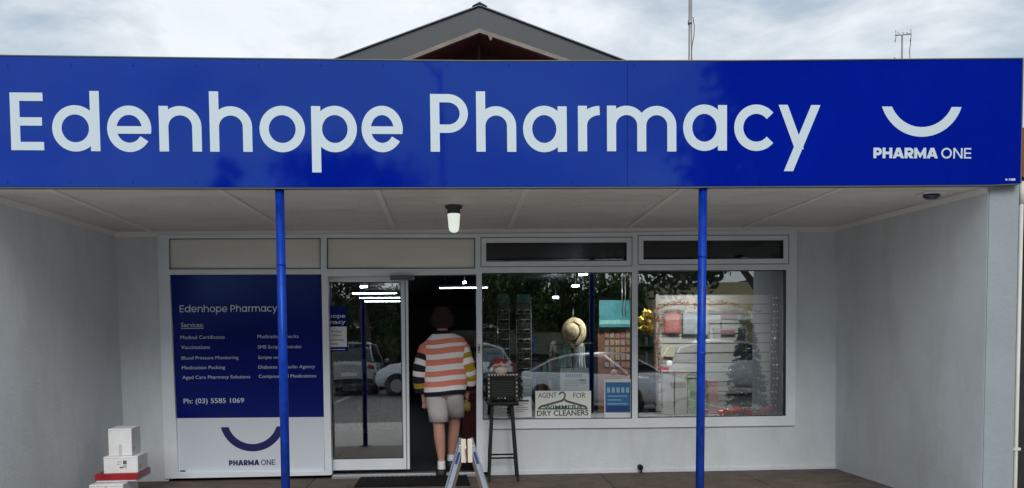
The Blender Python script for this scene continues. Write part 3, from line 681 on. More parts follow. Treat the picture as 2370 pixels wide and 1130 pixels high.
# the stack of cartons at the left wall (each carton a thing)
def carton(name, label, px, py_top, wpx, z0, h, y0, dep, rot, lid=None, parts=True):
    """front left corner x from the picture at depth y0"""
    a = atY(px, py_top, y0); wd = wpx*y0/FPX
    o = thing(name, (a.x+wd/2, y0+dep/2, z0), label, 'box', 'cartons stacked against the left wall')
    cr, sr = math.cos(rot), math.sin(rot)
    def loc(x, y, z): return Vector((o.location.x+x*cr-y*sr, o.location.y+x*sr+y*cr, z0+z))
    def bx(x0, y0_, z0_, x1, y1, z1): 
        m = MB(); vs = [loc(*p) for p in ((x0,y0_,z0_),(x1,y0_,z0_),(x1,y1,z0_),(x0,y1,z0_),(x0,y0_,z1),(x1,y0_,z1),(x1,y1,z1),(x0,y1,z1))]
        m.add(vs, [(0,3,2,1),(4,5,6,7),(0,1,5,4),(1,2,6,5),(2,3,7,6),(3,0,4,7)]); return m
    W2_, D2 = wd/2, dep/2
    bevel(bx(-W2_,-D2,0,W2_,D2,h).build('carton_body', M_CARTON, o), .006)
    bx(-W2_+.006,-D2-.0009,h-.016,W2_-.006,-D2-.0002,h-.0145).build('flap_seam', SEAM, o); bx(-.001,-D2+.008,h+.0002,.001,D2-.008,h+.0009).build('flap_seam', SEAM, o)
    bx(W2_+.0002,-D2+.05,.03,W2_+.0009,-D2+.11,.07).build('side_label', LAB, o)
    return o, bx, W2_, D2, h
SEAM = mat('carton_seam', (.25,.25,.26), .8)
LAB = mat('label_grey', (.45,.46,.48), .6); TAPE = mat('parcel_tape', (.55,.54,.50), .3); RED = mat('red_card', (.30,.006,.012), .4, var=.2, vscale=8)
yb = 7.75
z4 = atY(290, 1116, yb).z   # top of lowest
zt3 = atY(282, 1097, yb+.02).z; zt2 = atY(282, 1056, yb+.06).z; zt1 = atY(285, 992, yb+.1).z
o, bx, a_, b_, h = carton('carton', 'white carton at the bottom of the stack, beneath the red edged one', 203, 1115, 74, 0, z4-.004, yb-.1, .42, R(3))
bx(-.012,-b_-.0015,.02,.012,-b_-.0003,h-.01).build('tape', TAPE, o)
o, bx, a_, b_, h = carton('carton', 'flat white carton with a dark red lid edge, second from the bottom', 219, 1095, 88, z4, zt3-z4-.004, yb+.02, .40, R(4))
m_ = bx(-a_-.008,-b_-.008,h*.25,a_+.008,b_+.008,h+.003).build('lid', RED, o)
o, bx, a_, b_, h = carton('carton', 'white carton printed with a small label, under the topmost box', 236, 1056, 74, zt3, zt2-zt3-.002, yb+.05, .33, R(5))
lb = MB()
for x0, z0_, x1, z1_ in ((-.03,.10,.01,.104),(-.03,.08,.005,.084),(.02,.078,.05,.112),(.02,.06,.05,.068),(-.01,.045,.022,.058),(.03,.045,.05,.05)):
    for p in (bx(x0,-b_-.0015,z0_,x1,-b_-.0003,z1_),): lb.add(p.v, p.f)
lb.build('printed_label', mat('label_ink', (.10,.10,.12), .6), o)
bx(a_+.0003,-.02,0.0,a_+.0015,.02,h).build('tape', TAPE, o)
o, bx, a_, b_, h = carton('carton', 'tall plain white carton on top of the stack, taped down the front', 245, 992, 50, zt2, zt1-zt2, yb+.08, .33, R(7))
bx(-.012,-b_-.0015,.0,.012,-b_-.0003,h*.42).build('tape', TAPE, o)

# tall black stool by the window post
ys = YB-.30
q = lambda x, y, Y=None: atY(x, y, Y or ys)
st = thing('tall_stool', (q(1163,1100).x, ys, 0), 'tall black stool with long thin legs standing beside the doorway', 'stool')
zs = q(1163, 929).z
mb = MB(); cx = q(1163, 929).x
mb.box((cx-.155, ys-.13, zs-.035), (cx+.155, ys+.15, zs)); bevel(mb.build('seat', M_BLACK, st), .012, 3)
xl0, xl1, xr0, xr1 = q(1139,935).x, q(1131,1100).x, q(1184,935).x, q(1197,1100).x
for (xa, xb) in ((xl0, xl1), (xr0, xr1)):
    for sy in (-1, 1):
        m_ = MB(); m_.tube([(xa, ys+sy*.09, zs-.03), (xb, ys+sy*.15, 0)], [.019, .016], 4, smooth=False); m_.build('leg', M_BLACK, st)
zr = q(1165, 1056).z; kx = (zs-zr)/zs
for sy in (-1, 1): MB().tube([(xl0+(xl1-xl0)*kx, ys+sy*.135, zr), (xr0+(xr1-xr0)*kx, ys+sy*.135, zr)], .009, 8).build('stretcher', M_BLACK, st)
for xx in (xl0+(xl1-xl0)*kx, xr0+(xr1-xr0)*kx): MB().tube([(xx, ys-.135, zr-.05), (xx, ys+.135, zr-.05)], .009, 8).build('stretcher', M_BLACK, st)
# chalkboard with studs and garland on the stool
yc = ys-.02
cb = thing('chalkboard', (cx, yc, zs), 'small black letter board edged with white studs and dark garland on the stool', 'board')
a, b = q(1131, 869, yc), q(1196, 922, yc)
mb = MB(); mb.box((a.x, yc, zs+.0), (b.x, yc+.03, a.z)); bevel(mb.build('board_panel', M_BLACK, cb), .004)
fr = MB()
for (x0, z0, x1, z1) in ((a.x-.012, zs, a.x+.012, a.z+.008), (b.x-.012, zs, b.x+.012, a.z+.008), (a.x+.0125, a.z-.012, b.x-.0125, a.z+.008)): fr.box((x0, yc-.012, z0), (x1, yc-.0005, z1))
fr.build('board_frame', M_DARK, cb)
gr = MB()
for i in range(9): gr.box((a.x+.03, yc-.0025, zs+.06+i*.017), (b.x-.03, yc-.0005, zs+.064+i*.017))
gr.build('letter_grooves', mat('groove_grey', (.05,.055,.06), .6), cb)
STUD = mat('pearl_stud', (.75,.72,.68), .25)
sdm = MB()
for i in range(10): sdm.ball((a.x+(b.x-a.x)*i/9, yc-.02, a.z+.004), .009, seg=8, rings=5)
for i in range(5):
    for xx in (a.x, b.x): sdm.ball((xx, yc-.02, a.z-.035-.042*i), .008, seg=8, rings=5)
for x in (.35,.46,.58): sdm.ball((a.x+(b.x-a.x)*x, yc-.02, zs+.032), .010, seg=8, rings=5)
so_ = sdm.build('studs', STUD, cb); so_['kind'] = 'stuff'
LEAFD = mat('dark_tinsel_leaf', (.02,.035,.028), .45, var=.5, vscale=30)
def fluff(mb, pts, n, rad, sz, mi=0, seed=1):
    rn = random.Random(seed)
    for i in range(n):
        p = rn.choice(pts) if len(pts) > 8 else None
        if p is None:
            j = rn.randrange(len(pts)-1); p = Vector(pts[j]).lerp(Vector(pts[j+1]), rn.random())
        p = Vector(p)+Vector((rn.gauss(0, rad), rn.gauss(0, rad), rn.gauss(0, rad)))
        u = Vector((rn.uniform(-1,1), rn.uniform(-1,1), rn.uniform(-1,1))).normalized(); v = u.orthogonal().normalized()
        s_ = sz*rn.uniform(.6, 1.4); mb.add([p-u*s_, p+v*s_*.35, p+u*s_, p-v*s_*.35], [(0,1,2,3)], mi)
gl = MB(); fluff(gl, [(b.x+.015,yc-.01,a.z-.02),(b.x+.03,yc-.01,a.z-.08),(b.x+.035,yc-.01,a.z-.15),(b.x+.03,yc-.01,zs+.02)], 160, .012, .022, seed=3)
fluff(gl, [(a.x-.02,yc-.01,a.z-.02),(a.x-.03,yc-.01,a.z-.10)], 60, .01, .018, seed=4); fluff(gl, [(a.x,yc,zs+.02),(cx,yc-.03,zs+.02),(b.x+.04,yc,zs+.015)], 90, .012, .02, seed=9)
gl.build('garland', LEAFD, cb)['kind'] = 'stuff'
# round ornament with a red cap
hc = q(1158, 853, yc+.005)
orn = thing('capped_ornament', (hc.x, yc, a.z), 'round pale ornament in a red cap sitting on top of the black board', 'ornament')
M_FELT = mat('cream_felt', (.66,.55,.47), .9, var=.1, vscale=30, bump=.5, bscale=90); M_RFELT = mat('red_felt', (.28,.018,.022), .9, bump=.5, bscale=90); M_FUR = mat('white_fur', (.72,.70,.68), .95, bump=.8, bscale=120)
MB().ball((hc.x+.008, yc, hc.z-.002), (.072,.055,.066), 0, 20, 12).build('ball_body', M_FELT, orn)
mb = MB(); mb.loft([[Vector((hc.x-.002+r_*math.cos(t)*1.0+dx, yc+r_*.8*math.sin(t), hc.z+dz+r_*.25*math.cos(t))) for t in [2*math.pi*i/18 for i in range(18)]] for r_, dz, dx in ((.078,.022,.0),(.076,.045,-.004),(.062,.07,-.012),(.036,.086,-.02),(.01,.093,-.03))]); mb.build('cap', M_RFELT, orn)
mb = MB(); fluff(mb, [(hc.x-.074, yc-.01, hc.z+.01), (hc.x-.05, yc-.055, hc.z+.034), (hc.x, yc-.068, hc.z+.040), (hc.x+.05, yc-.055, hc.z+.034), (hc.x+.078, yc-.01, hc.z+.028)], 200, .007, .014, seed=5)
mb.build('cap_brim', M_FUR, orn)['kind'] = 'stuff'
MB().ball((hc.x-.088, yc-.02, hc.z-.012), .018, 0, 12, 8).build('bobble', M_FUR, orn)

# sandwich board, seen from its end, near the camera
YX = 5.5; KX = YX/FPX
ab = thing('sandwich_board', (atY(1080, 1015, YX).x, YX+.3, 0), 'folding sandwich board seen end on, standing in front of the doorway', 'sign')
AP = atY(1080, 1016, YX); ang = R(16.5)   # splay of the leaves
M_ABF = mat('aframe_aluminium', (.42,.46,.55), .25, metal=.5, var=.15, vscale=6); M_HINGE = mat('beige_plastic', (.62,.55,.48), .5); M_BRASS = mat('brass_hinge', (.6,.48,.25), .25, metal=.9); M_ABP = mat('blue_poster_print', (.02,.035,.16), .4); M_FOOT = mat('bronze_channel', (.09,.075,.06), .5)
dpth = .45
for sgn in (-1, 1):
    o = MB(); top = Vector((AP.x+sgn*17*KX, 0, AP.z-14*KX)); bot = Vector((AP.x+sgn*(17*KX+math.tan(ang)*(AP.z-14*KX)), 0, 0))
    d = (bot-top).normalized(); nrm = Vector((sgn*-d.z if False else -d.z, 0, d.x))
    if nrm.x*sgn < 0: nrm = -nrm
    def leafbox(a0, a1, n0, n1, y0, y1):
        Lg = (bot-top).length; P_ = [top+d*Lg*a0+nrm*n0, top+d*Lg*a1+nrm*n0, top+d*Lg*a1+nrm*n1, top+d*Lg*a0+nrm*n1]
        m = MB(); m.prism([p+Vector((0, y0, 0)) for p in P_], (0, y1-y0, 0)); return m
    fo = leafbox(0, 1, -.028, 0, YX, YX+.03); 
    f_ = fo.build('leaf_frame', M_ABF, ab); bevel(f_, .003)
    leafbox(0, 1, -.028, 0, YX+dpth-.03, YX+dpth).build('edge_rail', M_ABF, f_); leafbox(0, .035, -.027, -.001, YX+.031, YX+dpth-.031).build('edge_rail', M_ABF, f_)
    leafbox(.04, .97, -.018, -.010, YX+.031, YX+dpth-.031).build('poster_panel', M_ABP, f_)
    leafbox(.06, .165, -.020, -.004, YX-.0015, YX-.0003).build('poster_edge', M_ABP, f_)
    leafbox(.075, 1, -.046, -.0286, YX+.004, YX+.03).build('inner_channel', M_FOOT, f_)
k = YX/FPX
for sgn in (-1, 1):
    a = Vector((AP.x+2*KX if sgn > 0 else AP.x-13*KX, YX-.012, 0)); b = Vector((AP.x+13*KX if sgn > 0 else AP.x-2*KX, YX-.001, 0))
    mb = MB(); mb.box((a.x, a.y, AP.z-55*k), (b.x, b.y, AP.z)); bevel(mb.build('hinge_block', M_HINGE, ab), .003)
mb = MB(); mb.tube([(AP.x-1*KX, YX-.016, AP.z-14*KX), (AP.x-4*KX, YX-.016, AP.z-26*KX), (AP.x-1*KX, YX-.016, AP.z-50*KX)], .003, 8); mb.build('hinge_wire', M_BRASS, ab)
MB().box((AP.x-1.9*KX, YX-.006, AP.z-53*k), (AP.x+1.9*KX, YX-.002, AP.z-1*k)).build('hinge_slot', M_GROOVE, ab)

# ------------------------------------------------------------------ inside the windows
YN = YB+.24
def paperthing(name, pxs, Y, label, m_, th=.004, cat='notice'):
    cc = [atY(x, y, Y) for x, y in pxs]; o = thing(name, (sum(p.x for p in cc)/4, Y, min(p.z for p in cc)), label, cat)
    MB().pq(pxs, Y, Y+th).build('sheet', m_, o); return o
def rows(o, name, px0, py0, px1, py1, n, Y, m_, th=.35, short=()):
    mb = MB(); hgt = (py1-py0)/n
    for i in range(n): mb.pr(px0, py0+i*hgt, px1-(px1-px0)*(.35 if i in short else .0), py0+i*hgt+hgt*th, Y-.002, Y-.0004)
    return mb.build(name, m_, o)
INK = mat('grey_ink', (.10,.11,.13), .6); BLUEINK = mat('blue_ink', (.02,.09,.28), .5)
YG1 = YB+.045
# display bench inside
bn = thing('window_bench', ((xl+xr)/2+1, YB+.3, 0), 'low grey display bench running along inside both shop windows', 'bench')
zb_ = atY(1290, 971, YB+.06).z-.03
MB().box((atY(1112,970,YB+.1).x, YB+.155, zb_-.04), (xr-.05, YB+1.15, zb_)).build('top', mat('bench_grey', (.20,.21,.22), .7), bn)
MB().box((atY(1112,970,YB+.1).x, YB+.17, 0), (xr-.06, YB+1.1, zb_-.041)).build('front', M_INT, bn)
n1_ = paperthing('notice', [(1296,853),(1362,852),(1364,905),(1297,904)], YG1, 'white notice with a bold heading stuck above the hanger sign', M_PAPER)
rows(n1_, 'printed_lines', 1305, 881, 1356, 896, 3, YG1, INK, .3, (2,)); mb = MB()
for i in range(8): mb.pr(1309+i*5, 866, 1312.5+i*5, 873, YG1-.002, YG1-.0004)
mb.build('heading', BLUEINK, n1_)
YG0 = YB+.014
n2 = paperthing('notice', [(1189,920),(1229,918),(1231,965),(1190,966)], YG0, 'white printed notice low in the window just right of the stool', M_PAPER)
rows(n2, 'printed_lines', 1195, 934, 1222, 956, 5, YG0, INK, .25, (1, 4)); rows(n2, 'heading', 1193, 926, 1224, 930, 1, YG0, M_GROOVE, 1)
dc = paperthing('dry_cleaners_sign', [(1239,905),(1368,905),(1368,968),(1239,968)], YG0, 'white agent sign with a grey coat hanger and green lettering', mat('sign_offwhite', (.84,.88,.84), .5), .005, 'sign')
mb = MB()
for s_, x0, x1, y, h_ in (('AGENT', 1246, 1288, 921, 12), ('FOR', 1327, 1355, 921, 12), ('DRY CLEANERS', 1243, 1362, 963, 13)):
    a = atY(x0, y, YG0); b = atY(x1, y, YG0); mb.text(s_, a.x, a.z, YG0-.0008, .1, width=b.x-a.x, height=h_*YG0/FPX, bold=.0018 if h_ == 13 else .0)
mb.build('lettering', mat('sign_dark_grey_ink', (.035,.045,.045), .5), dc)
kq = YG0/FPX; a = atY(1303, 946, YG0)
mb = MB(); G = lambda x, y: (atY(x, y, YG0).x, atY(x, y, YG0).z)
stroke(mb, [G(1246,947), G(1252,941), G(1300,928), G(1305,924)], 5*kq, YG0-.0004, 0, t=.001); stroke(mb, [G(1305,924), G(1312,929), G(1354,941), G(1359,947)], 5*kq, YG0-.0004, 0, t=.0014)
stroke(mb, [G(1304,926), G(1307,920), G(1308,913), G(1303,908), G(1297,909), G(1294,914)], 3.6*kq, YG0-.0004, 0, t=.0018)
stroke(mb, [G(1246,946.5), G(1359,946.5)], 3*kq, YG0-.0004, 0, t=.0022); mb.build('hanger_logo', mat('hanger_grey', (.10,.115,.11), .5), dc)
mb = MB(); a = atY(1258, 947, YG0); b = atY(1348, 947, YG0); mb.text('WIMMERA', a.x, a.z, YG0-.0024, .1, width=b.x-a.x, height=9*kq, bold=.002); mb.build('green_lettering', mat('green_ink', (.03,.13,.03), .5), dc)
bp_ = paperthing('blue_poster', [(1398,878),(1462,877),(1462,968),(1399,968)], YG0, 'blue and white poster standing in the right corner of the first window', M_PAPER, .004, 'poster')
MB().pr(1401, 885, 1459, 955, YG0-.002, YG0-.0004).build('blue_field', mat('poster_blue', (.03,.17,.42), .5), bp_)
mb = MB()
for i in range(5): mb.pr(1405+i*11, 897, 1412+i*11, 909, YG0-.0038, YG0-.0022)
for i in range(4): mb.pr(1406, 916+i*9, 1452-(i%2)*14, 918+i*9, YG0-.0038, YG0-.0022)
mb.build('heading_blocks', mat('poster_pale_blue', (.35,.55,.70), .5), bp_); MB().pr(1403, 940, 1457, 953, YG0-.0045, YG0-.0039).build('dark_band', mat('poster_deep_blue', (.01,.05,.2), .5), bp_)
pb = paperthing('pale_poster', [(1119,806),(1166,806),(1166,866),(1119,866)], YG1+.02, 'pale blue poster in a light frame behind the ornament', mat('frame_pale', (.5,.56,.60), .5), .006, 'poster')
MB().pr(1122, 810, 1163, 862, YG1+.018, YG1+.0196).build('print', mat('print_pale_blue', (.28,.42,.50), .5, c2=(.10,.25,.36), vscale=5), pb)
rows(pb, 'printed_lines', 1126, 834, 1158, 860, 6, YG1+.017, INK, .25, (2, 5)); rows(pb, 'heading', 1126, 816, 1159, 821, 1, YG1+.017, BLUEINK, 1)
wb = thing('white_bottle', (atY(1124,870,YG1+.1).x, YG1+.1, atY(1124,872,YG1+.1).z), 'small rounded white bottle beside the window post', 'bottle')
a = atY(1124, 872, YG1+.1); mb = MB(); mb.tube([a, a+Vector((0,0,.03)), a+Vector((0,0,.13)), a+Vector((0,0,.16)), a+Vector((0,0,.19))], [.045,.05,.048,.030,.022], 16); mb.build('bottle_body', M_PAPER, wb)
# its ledge
MB().box((a.x-.06, YG1+.03, a.z-.02), (a.x+.42, YG1+.2, a.z-.001)).build('ledge', M_ALU, thing('glass_shelf', (a.x+.1, YG1+.1, a.z-.02), 'narrow ledge behind the ornament carrying the white bottle', 'shelf'))

# hat on its stand
YHt = YB+.75
hp = atY(1328, 770, YHt); STRAW = mat('straw_weave', (.60,.50,.32), .85, var=.25, vscale=60, bump=.8, bscale=120)
ht = thing('straw_hat', hp, 'wide brimmed straw sun hat hanging face out behind the glass', 'hat')
mb = MB(); rg = []
nv = Vector((-.42, -.85, .12)).normalized(); e1 = nv.cross(Vector((0,0,1))).normalized(); e2 = e1.cross(nv)
def hat_ring(r_, d, rz=None): return [hp+nv*d+e1*(r_*math.cos(t))+e2*((rz or r_*1.16)*math.sin(t)) for t in [2*math.pi*i/32 for i in range(32)]]
for r_, d in ((.145,.0),(.148,.006),(.13,.022),(.105,.030),(.085,.030)): rg.append(hat_ring(r_, d))
o_ = MB().loft(rg, 0, True, False); br_ = o_.build('brim', STRAW, ht); sdf = br_.modifiers.new('s', 'SOLIDIFY'); sdf.thickness = .004
MB().loft([hat_ring(.085,.028), hat_ring(.083,.06), hat_ring(.078,.10), hat_ring(.066,.125), hat_ring(.04,.137), hat_ring(.008,.139)]).build('crown', STRAW, ht)
MB().loft([hat_ring(.0865,.030), hat_ring(.0865,.048), hat_ring(.0845,.052), hat_ring(.082,.052)], 0, True, False).build('hat_band', M_BLACK, ht)
hsd = thing('hat_stand', (hp.x+.01, YHt+.08, zb_), 'thin dark display stand carrying the hat and pale scarves', 'stand')
MB().tube([(hp.x, YHt+.05, zb_), (hp.x, YHt+.05, hp.z+.26)], .010, 10).build('pole', M_DARK, hsd)
MB().tube([(hp.x-.24, YHt+.05, hp.z-.13), (hp.x+.22, YHt+.05, hp.z-.12)], .006, 8).build('crossbar', M_DARK, hsd)
MB().tube([(hp.x, YHt+.05, zb_+.0), (hp.x, YHt+.05, zb_+.015)], .10, 20).build('base', M_DARK, hsd)
def scarf(px, wd, ztop, ln, lab, c, sd):
    a = atY(px, 800, YHt+.05); rn = random.Random(sd); o = MB(); n = 14; m2 = 10; vs = []
    for j in range(m2+1):
        t = j/m2; wj = wd*(.35+.65*t**.6)
        for i in range(n+1):
            u = i/n-.5; vs.append((a.x+u*wj*2+.01*math.sin(t*4+sd), YHt+.03-.02*math.cos(u*26+sd)*(.4+t), ztop-ln*t-.02*math.cos(u*9+sd)*t))
    fs = [(j*(n+1)+i, j*(n+1)+i+1, (j+1)*(n+1)+i+1, (j+1)*(n+1)+i) for j in range(m2) for i in range(n)]
    o.add(vs, fs, 0, True); ob = o.build('scarf', c, origin=(a.x, YHt, ztop-ln)); s_ = ob.modifiers.new('s', 'SOLIDIFY'); s_.thickness = .004
    tag(ob, lab, 'scarf', 'pale scarves under the hat')
scarf(1308, .085, hp.z-.13, .26, 'pale sea green scarf hanging below the left of the straw hat', mat('scarf_green', (.30,.44,.42), .85), 1)
scarf(1343, .075, hp.z-.12, .30, 'pale grey scarf hanging below the right of the straw hat', mat('scarf_grey', (.42,.46,.50), .85), 2)
scarf(1278, .04, hp.z-.10, .22, 'narrow cream scarf hanging at the far left end of the crossbar', mat('scarf_cream', (.45,.42,.36), .85), 3)

# teal picture board and terracotta card display
YT2 = YB+1.3
tp = paperthing('teal_picture', [(1387,695),(1464,695),(1464,757),(1387,757)], YT2, 'teal sea picture hanging high in the first window', mat('teal_picture_print', (.02,.14,.19), .5, c2=(.05,.24,.27), vscale=3, stretch=(1,1,6)), .02, 'picture')
MB().pr(1388, 741, 1463, 750, YT2-.002, YT2-.0004).build('sand_band', mat('teal_pale', (.20,.42,.40), .5), tp)
for x in (1440, 1447): MB().tube([atY(x, 632, YT2-.02), atY(x, 728, YT2-.02)], .006, 6).build('hanging_rod', M_ALU, tp)
cdp = thing('card_display', (atY(1425,860,YT2+.1).x, YT2+.1, zb_), 'terracotta backed display of small cards below the teal picture', 'display')
MB().pr(1384, 762, 1466, 965, YT2+.1, YT2+.13).build('backboard', mat('terracotta_board', (.16,.065,.045), .8, var=.3, vscale=10), cdp)
CARD = [mat('card_tone_cream', (.27,.20,.15), .6), mat('card_tone_pink', (.24,.11,.09), .6), mat('card_tone_grey', (.20,.19,.19), .6)]
rn = random.Random(11)
for r_ in range(5):
    for c_ in range(5):
        x = 1400+c_*12.5; y = 770+r_*17
        MB().pr(x, y, x+9, y+12, YT2+.085, YT2+.095).build('card', rn.choice(CARD), cdp)
# sunglasses racks
def srack(px, wpx, top, Y, lab, tl):
    a = atY(px, top, Y); wd = wpx*Y/FPX
    o = thing('sunglasses_rack', (a.x, Y, zb_), lab, 'rack', 'racks of sunglasses in the first window')
    MB().box((a.x-wd/2, Y+.03, zb_+.02), (a.x+wd/2, Y+.05, a.z-.0)).build('back_panel', M_DARK, o)
    MB().tube([(a.x, Y, zb_), (a.x, Y, zb_+.02)], wd*.6, 20).build('base', M_DARK, o)
    for sx in (-1, 1): MB().tube([(a.x+sx*wd/2, Y+.02, zb_+.02), (a.x+sx*wd/2, Y+.02, a.z+.05)], .006, 8).build('upright', M_ALU, o)
    MB().box((a.x-wd/2+.006, Y+.0, a.z), (a.x+wd/2-.006, Y+.03, a.z+.09)).build('header', mat('rack_header_teal', (.05,.14,.15), .5), o)
    out_ = []; n = 11; hh = (a.z-zb_-.08)/n
    for i in range(n): 
        z = zb_+.06+hh*i; MB().box((a.x-wd/2+.007, Y-.015, z), (a.x+wd/2-.007, Y+.03, z+.008)).build('shelf', mat('rack_shelf', (.16,.18,.19), .4), o)
        out_.append((a.x, Y-.02, z+.008))
    return out_
spots = srack(1165, 27, 700, YB+.95, 'tall dark rack of sunglasses behind the stool, nearer the doorway', 0) + srack(1212, 34, 700, YB+.9, 'tall dark rack of sunglasses to the right of the thin white upright', 1)
LENS = mat('sunglass_lens', (.01,.01,.012), .05); FRC = [mat('specs_frame_dark', (.03,.025,.02), .3), mat('specs_frame_pale', (.5,.5,.5), .3)]
def specs():
    o = thing('sunglasses', (0,0,0), 'dark lensed sunglasses sitting on a rack shelf', 'sunglasses', 'sunglasses on the two racks')
    for sx in (-1, 1):
        m_ = MB(); m_.tube([(sx*.034, -.004, .025), (sx*.034, .0, .025)], .026, 12); l = m_.build('lens', LENS, o); l.scale = (1, 1, .8)
        MB().tube([(sx*.063, 0, .03), (sx*.066, .06, .03)], .003, 6).build('temple', FRC[1], o)
    MB().tube([(-.062, -.002, .038), (0, -.004, .032), (.062, -.002, .038)], .004, 6).build('bridge', FRC[1], o)
    return o
sp0 = specs()
for i, (x, y, z) in enumerate(spots):
    o = sp0 if i == 0 else copy_tree(sp0); o.location = (x, y-.01, z); o.rotation_euler[2] = R(random.uniform(-12, 12))
# ---- second window
YS2 = YB+1.25
sw = thing('slatwall_display', (atY(1650,950,YS2).x, YS2, zb_), 'pale grey slatted display wall behind the christmas tree', 'display')
zt = atY(1520, 683, YS2).z; xa, xb = atY(1520, 800, YS2).x, atY(1783, 800, YS2).x
SLAT = mat('slat_grey', (.40,.40,.40), .6, var=.05, vscale=2); n = 12; hh = (zt-zb_)/n
mb = MB()
for i in range(n): mb.box((xa, YS2, zb_+i*hh+.006), (xb, YS2+.018, zb_+(i+1)*hh-.006))
mb.build('slats', SLAT, sw); MB().box((xa-.01, YS2+.0185, zb_), (xb+.01, YS2+.03, zt+.005)).build('backing', M_DARK, sw)
for x in (xa, xb): MB().box((x-.012, YS2-.01, zb_), (x+.012, YS2+.017 if False else YS2-.0005, zt+.01)).build('edge_strip', M_ALU, sw)
def hang(name, p, Y, lab, cat, c_, inner=None, grp=None, th=.02):
    cc = [atY(x, y, Y) for x, y in ((p[0],p[1]),(p[2],p[1]),(p[2],p[3]),(p[0],p[3]))]; o = thing(name, (sum(v.x for v in cc)/4, Y, cc[2].z), lab, cat, grp)
    bevel(MB().pr(*p, Y, Y+th).build('panel', c_, o), .003)
    if inner: MB().pr(p[0]+4, p[1]+4, p[2]-4, p[3]-4, Y-.002, Y-.0004).build('print', inner, o)
    return o
PR1 = mat('red_pattern', (.42,.20,.19), .6, c2=(.26,.05,.05), vscale=22); PR2 = mat('blue_pattern', (.36,.40,.42), .6, c2=(.16,.20,.24), vscale=16)
hang('framed_print', (1537,722,1576,772), YS2-.05, 'red patterned square print hung on the slatted wall', 'print', mat('red_frame', (.26,.05,.05), .5), PR1)
hang('framed_print', (1581,724,1640,774), YS2-.05, 'pale blue patterned print hung beside the red one', 'print', mat('blue_frame', (.30,.34,.38), .5), PR2)
hang('pink_card', (1668,727,1707,735), YS2-.04, 'long dusky pink card clipped high on the slats', 'card', mat('dusky_pink', (.26,.12,.14), .6), grp=None, th=.006)
hang('pink_card', (1668,765,1700,774), YS2-.04, 'long dusky pink card clipped lower on the slats', 'card', MATS['dusky_pink'], th=.006)
hang('price_card', (1543,836,1555,848), YS2-.06, 'tiny white card on the left of the slatted wall', 'card', M_PAPER, th=.003)
pc = hang('letter_card', (1530,797,1562,826), YS2-.05, 'cream card with short gold strokes on the left slats', 'card', mat('cream_card', (.50,.47,.36), .6), th=.006)
hang('red_shelf_edge', (1524,850,1548,860), YS2-.08, 'short bright red strip under the cream card', 'strip', mat('bright_red', (.45,.02,.02), .5), th=.04)
# boxes & goods standing on the bench
def goods(name, p, Y, lab, cat, c_, dep=.12, inner=None):
    a = atY(p[0], p[1], Y); b = atY(p[2], p[1], Y); zt_ = a.z; z0_ = zb_ if p[3] is None else atY(p[0], p[3], Y).z
    o = thing(name, ((a.x+b.x)/2, Y, z0_), lab, cat); bevel(MB().box((a.x, Y, z0_), (b.x, Y+dep, zt_)).build('body', c_, o), .004)
    MB().box((a.x-.002, Y-.002, zt_-.03), (b.x+.002, Y-.0003, zt_-.015)).build('stripe', inner or M_GROOVE, o); return o
YQ = YB+.8
PALE = mat('pale_carton', (.50,.50,.50), .6, var=.05)
goods('gift_box', (1535,858,1560,None), YQ, 'tall pale gift box, left one of the two pale boxes', 'box', PALE, inner=M_RFELT)
goods('gift_box', (1562,858,1590,None), YQ, 'tall pale gift box, right one of the two pale boxes', 'box', mat('pale_carton_warm', (.52,.49,.46), .6), inner=M_RFELT)
goods('gift_bag', (1592,872,1612,None), YQ+.04, 'small green and white gift bag beside the pale boxes', 'bag', mat('green_paper', (.12,.30,.10), .6, c2=(.55,.6,.5), vscale=16))
goods('gift_box', (1640,880,1663,None), YQ+.02, 'pink and red gift box partly behind the right blue post', 'box', mat('pink_paper', (.42,.16,.16), .5, c2=(.5,.42,.40), vscale=14), inner=M_RFELT)
goods('white_tub', (1622,948,1640,None), YB+.4, 'low pinkish tub at the foot of the window near the post', 'tub', mat('tub_pink', (.45,.25,.24), .6))
goods('white_tub', (1714,935,1740,None), YB+.42, 'small white tub among the red tinsel', 'tub', M_PAPER)
# christmas tree
YC = YB+.55
tb = atY(1727, 968, YC); tt = atY(1733, 722, YC)
ct = thing('christmas_tree', (tb.x, YC, zb_), 'slim dark christmas tree with silver baubles standing in the second window', 'christmas tree')
mb = MB(); mb.tube([(tb.x, YC, zb_), (tb.x+.01, YC, tt.z)], [.018, .005], 8); mb.build('trunk', M_BLACK, ct)
mb = MB(); mb.tube([(tb.x,YC,zb_),(tb.x,YC,zb_+.03)], .10, 14); mb.build('stand', M_BLACK, ct)
rn = random.Random(5); hgt = tt.z-zb_; lf = MB(); bb = MB(); gi = MB()
for lvl in range(13):
    z = zb_+.16+ (hgt-.2)*lvl/12.5; rad = .215*(1-lvl/13.5)**.9+.025
    for k_ in range(max(5, int(20*(1-lvl/15)))):
        az = rn.uniform(0, 6.283); tip = Vector((tb.x+rad*math.cos(az)*rn.uniform(.75,1.1), YC+rad*.8*math.sin(az), z-.05*rn.random())); root = Vector((tb.x, YC, z+.05))
        mb_ = [root.lerp(tip, t/6) for t in range(1, 7)]
        lf.tube([root, tip], [.004,.002], 4)
        for p in mb_:
            for q_ in range(8):
                u = Vector((rn.gauss(0,1), rn.gauss(0,1), rn.gauss(0,.6))).normalized(); v = u.orthogonal().normalized(); s_ = .042
                lf.add([p, p+u*s_*.5+v*.011, p+u*s_, p+u*s_*.5-v*.011], [(0,1,2,3)])
        if rn.random() < .2: bb.ball(tip+Vector((0,-.01,-.015)), rn.uniform(.008,.016), 0, 8, 6)
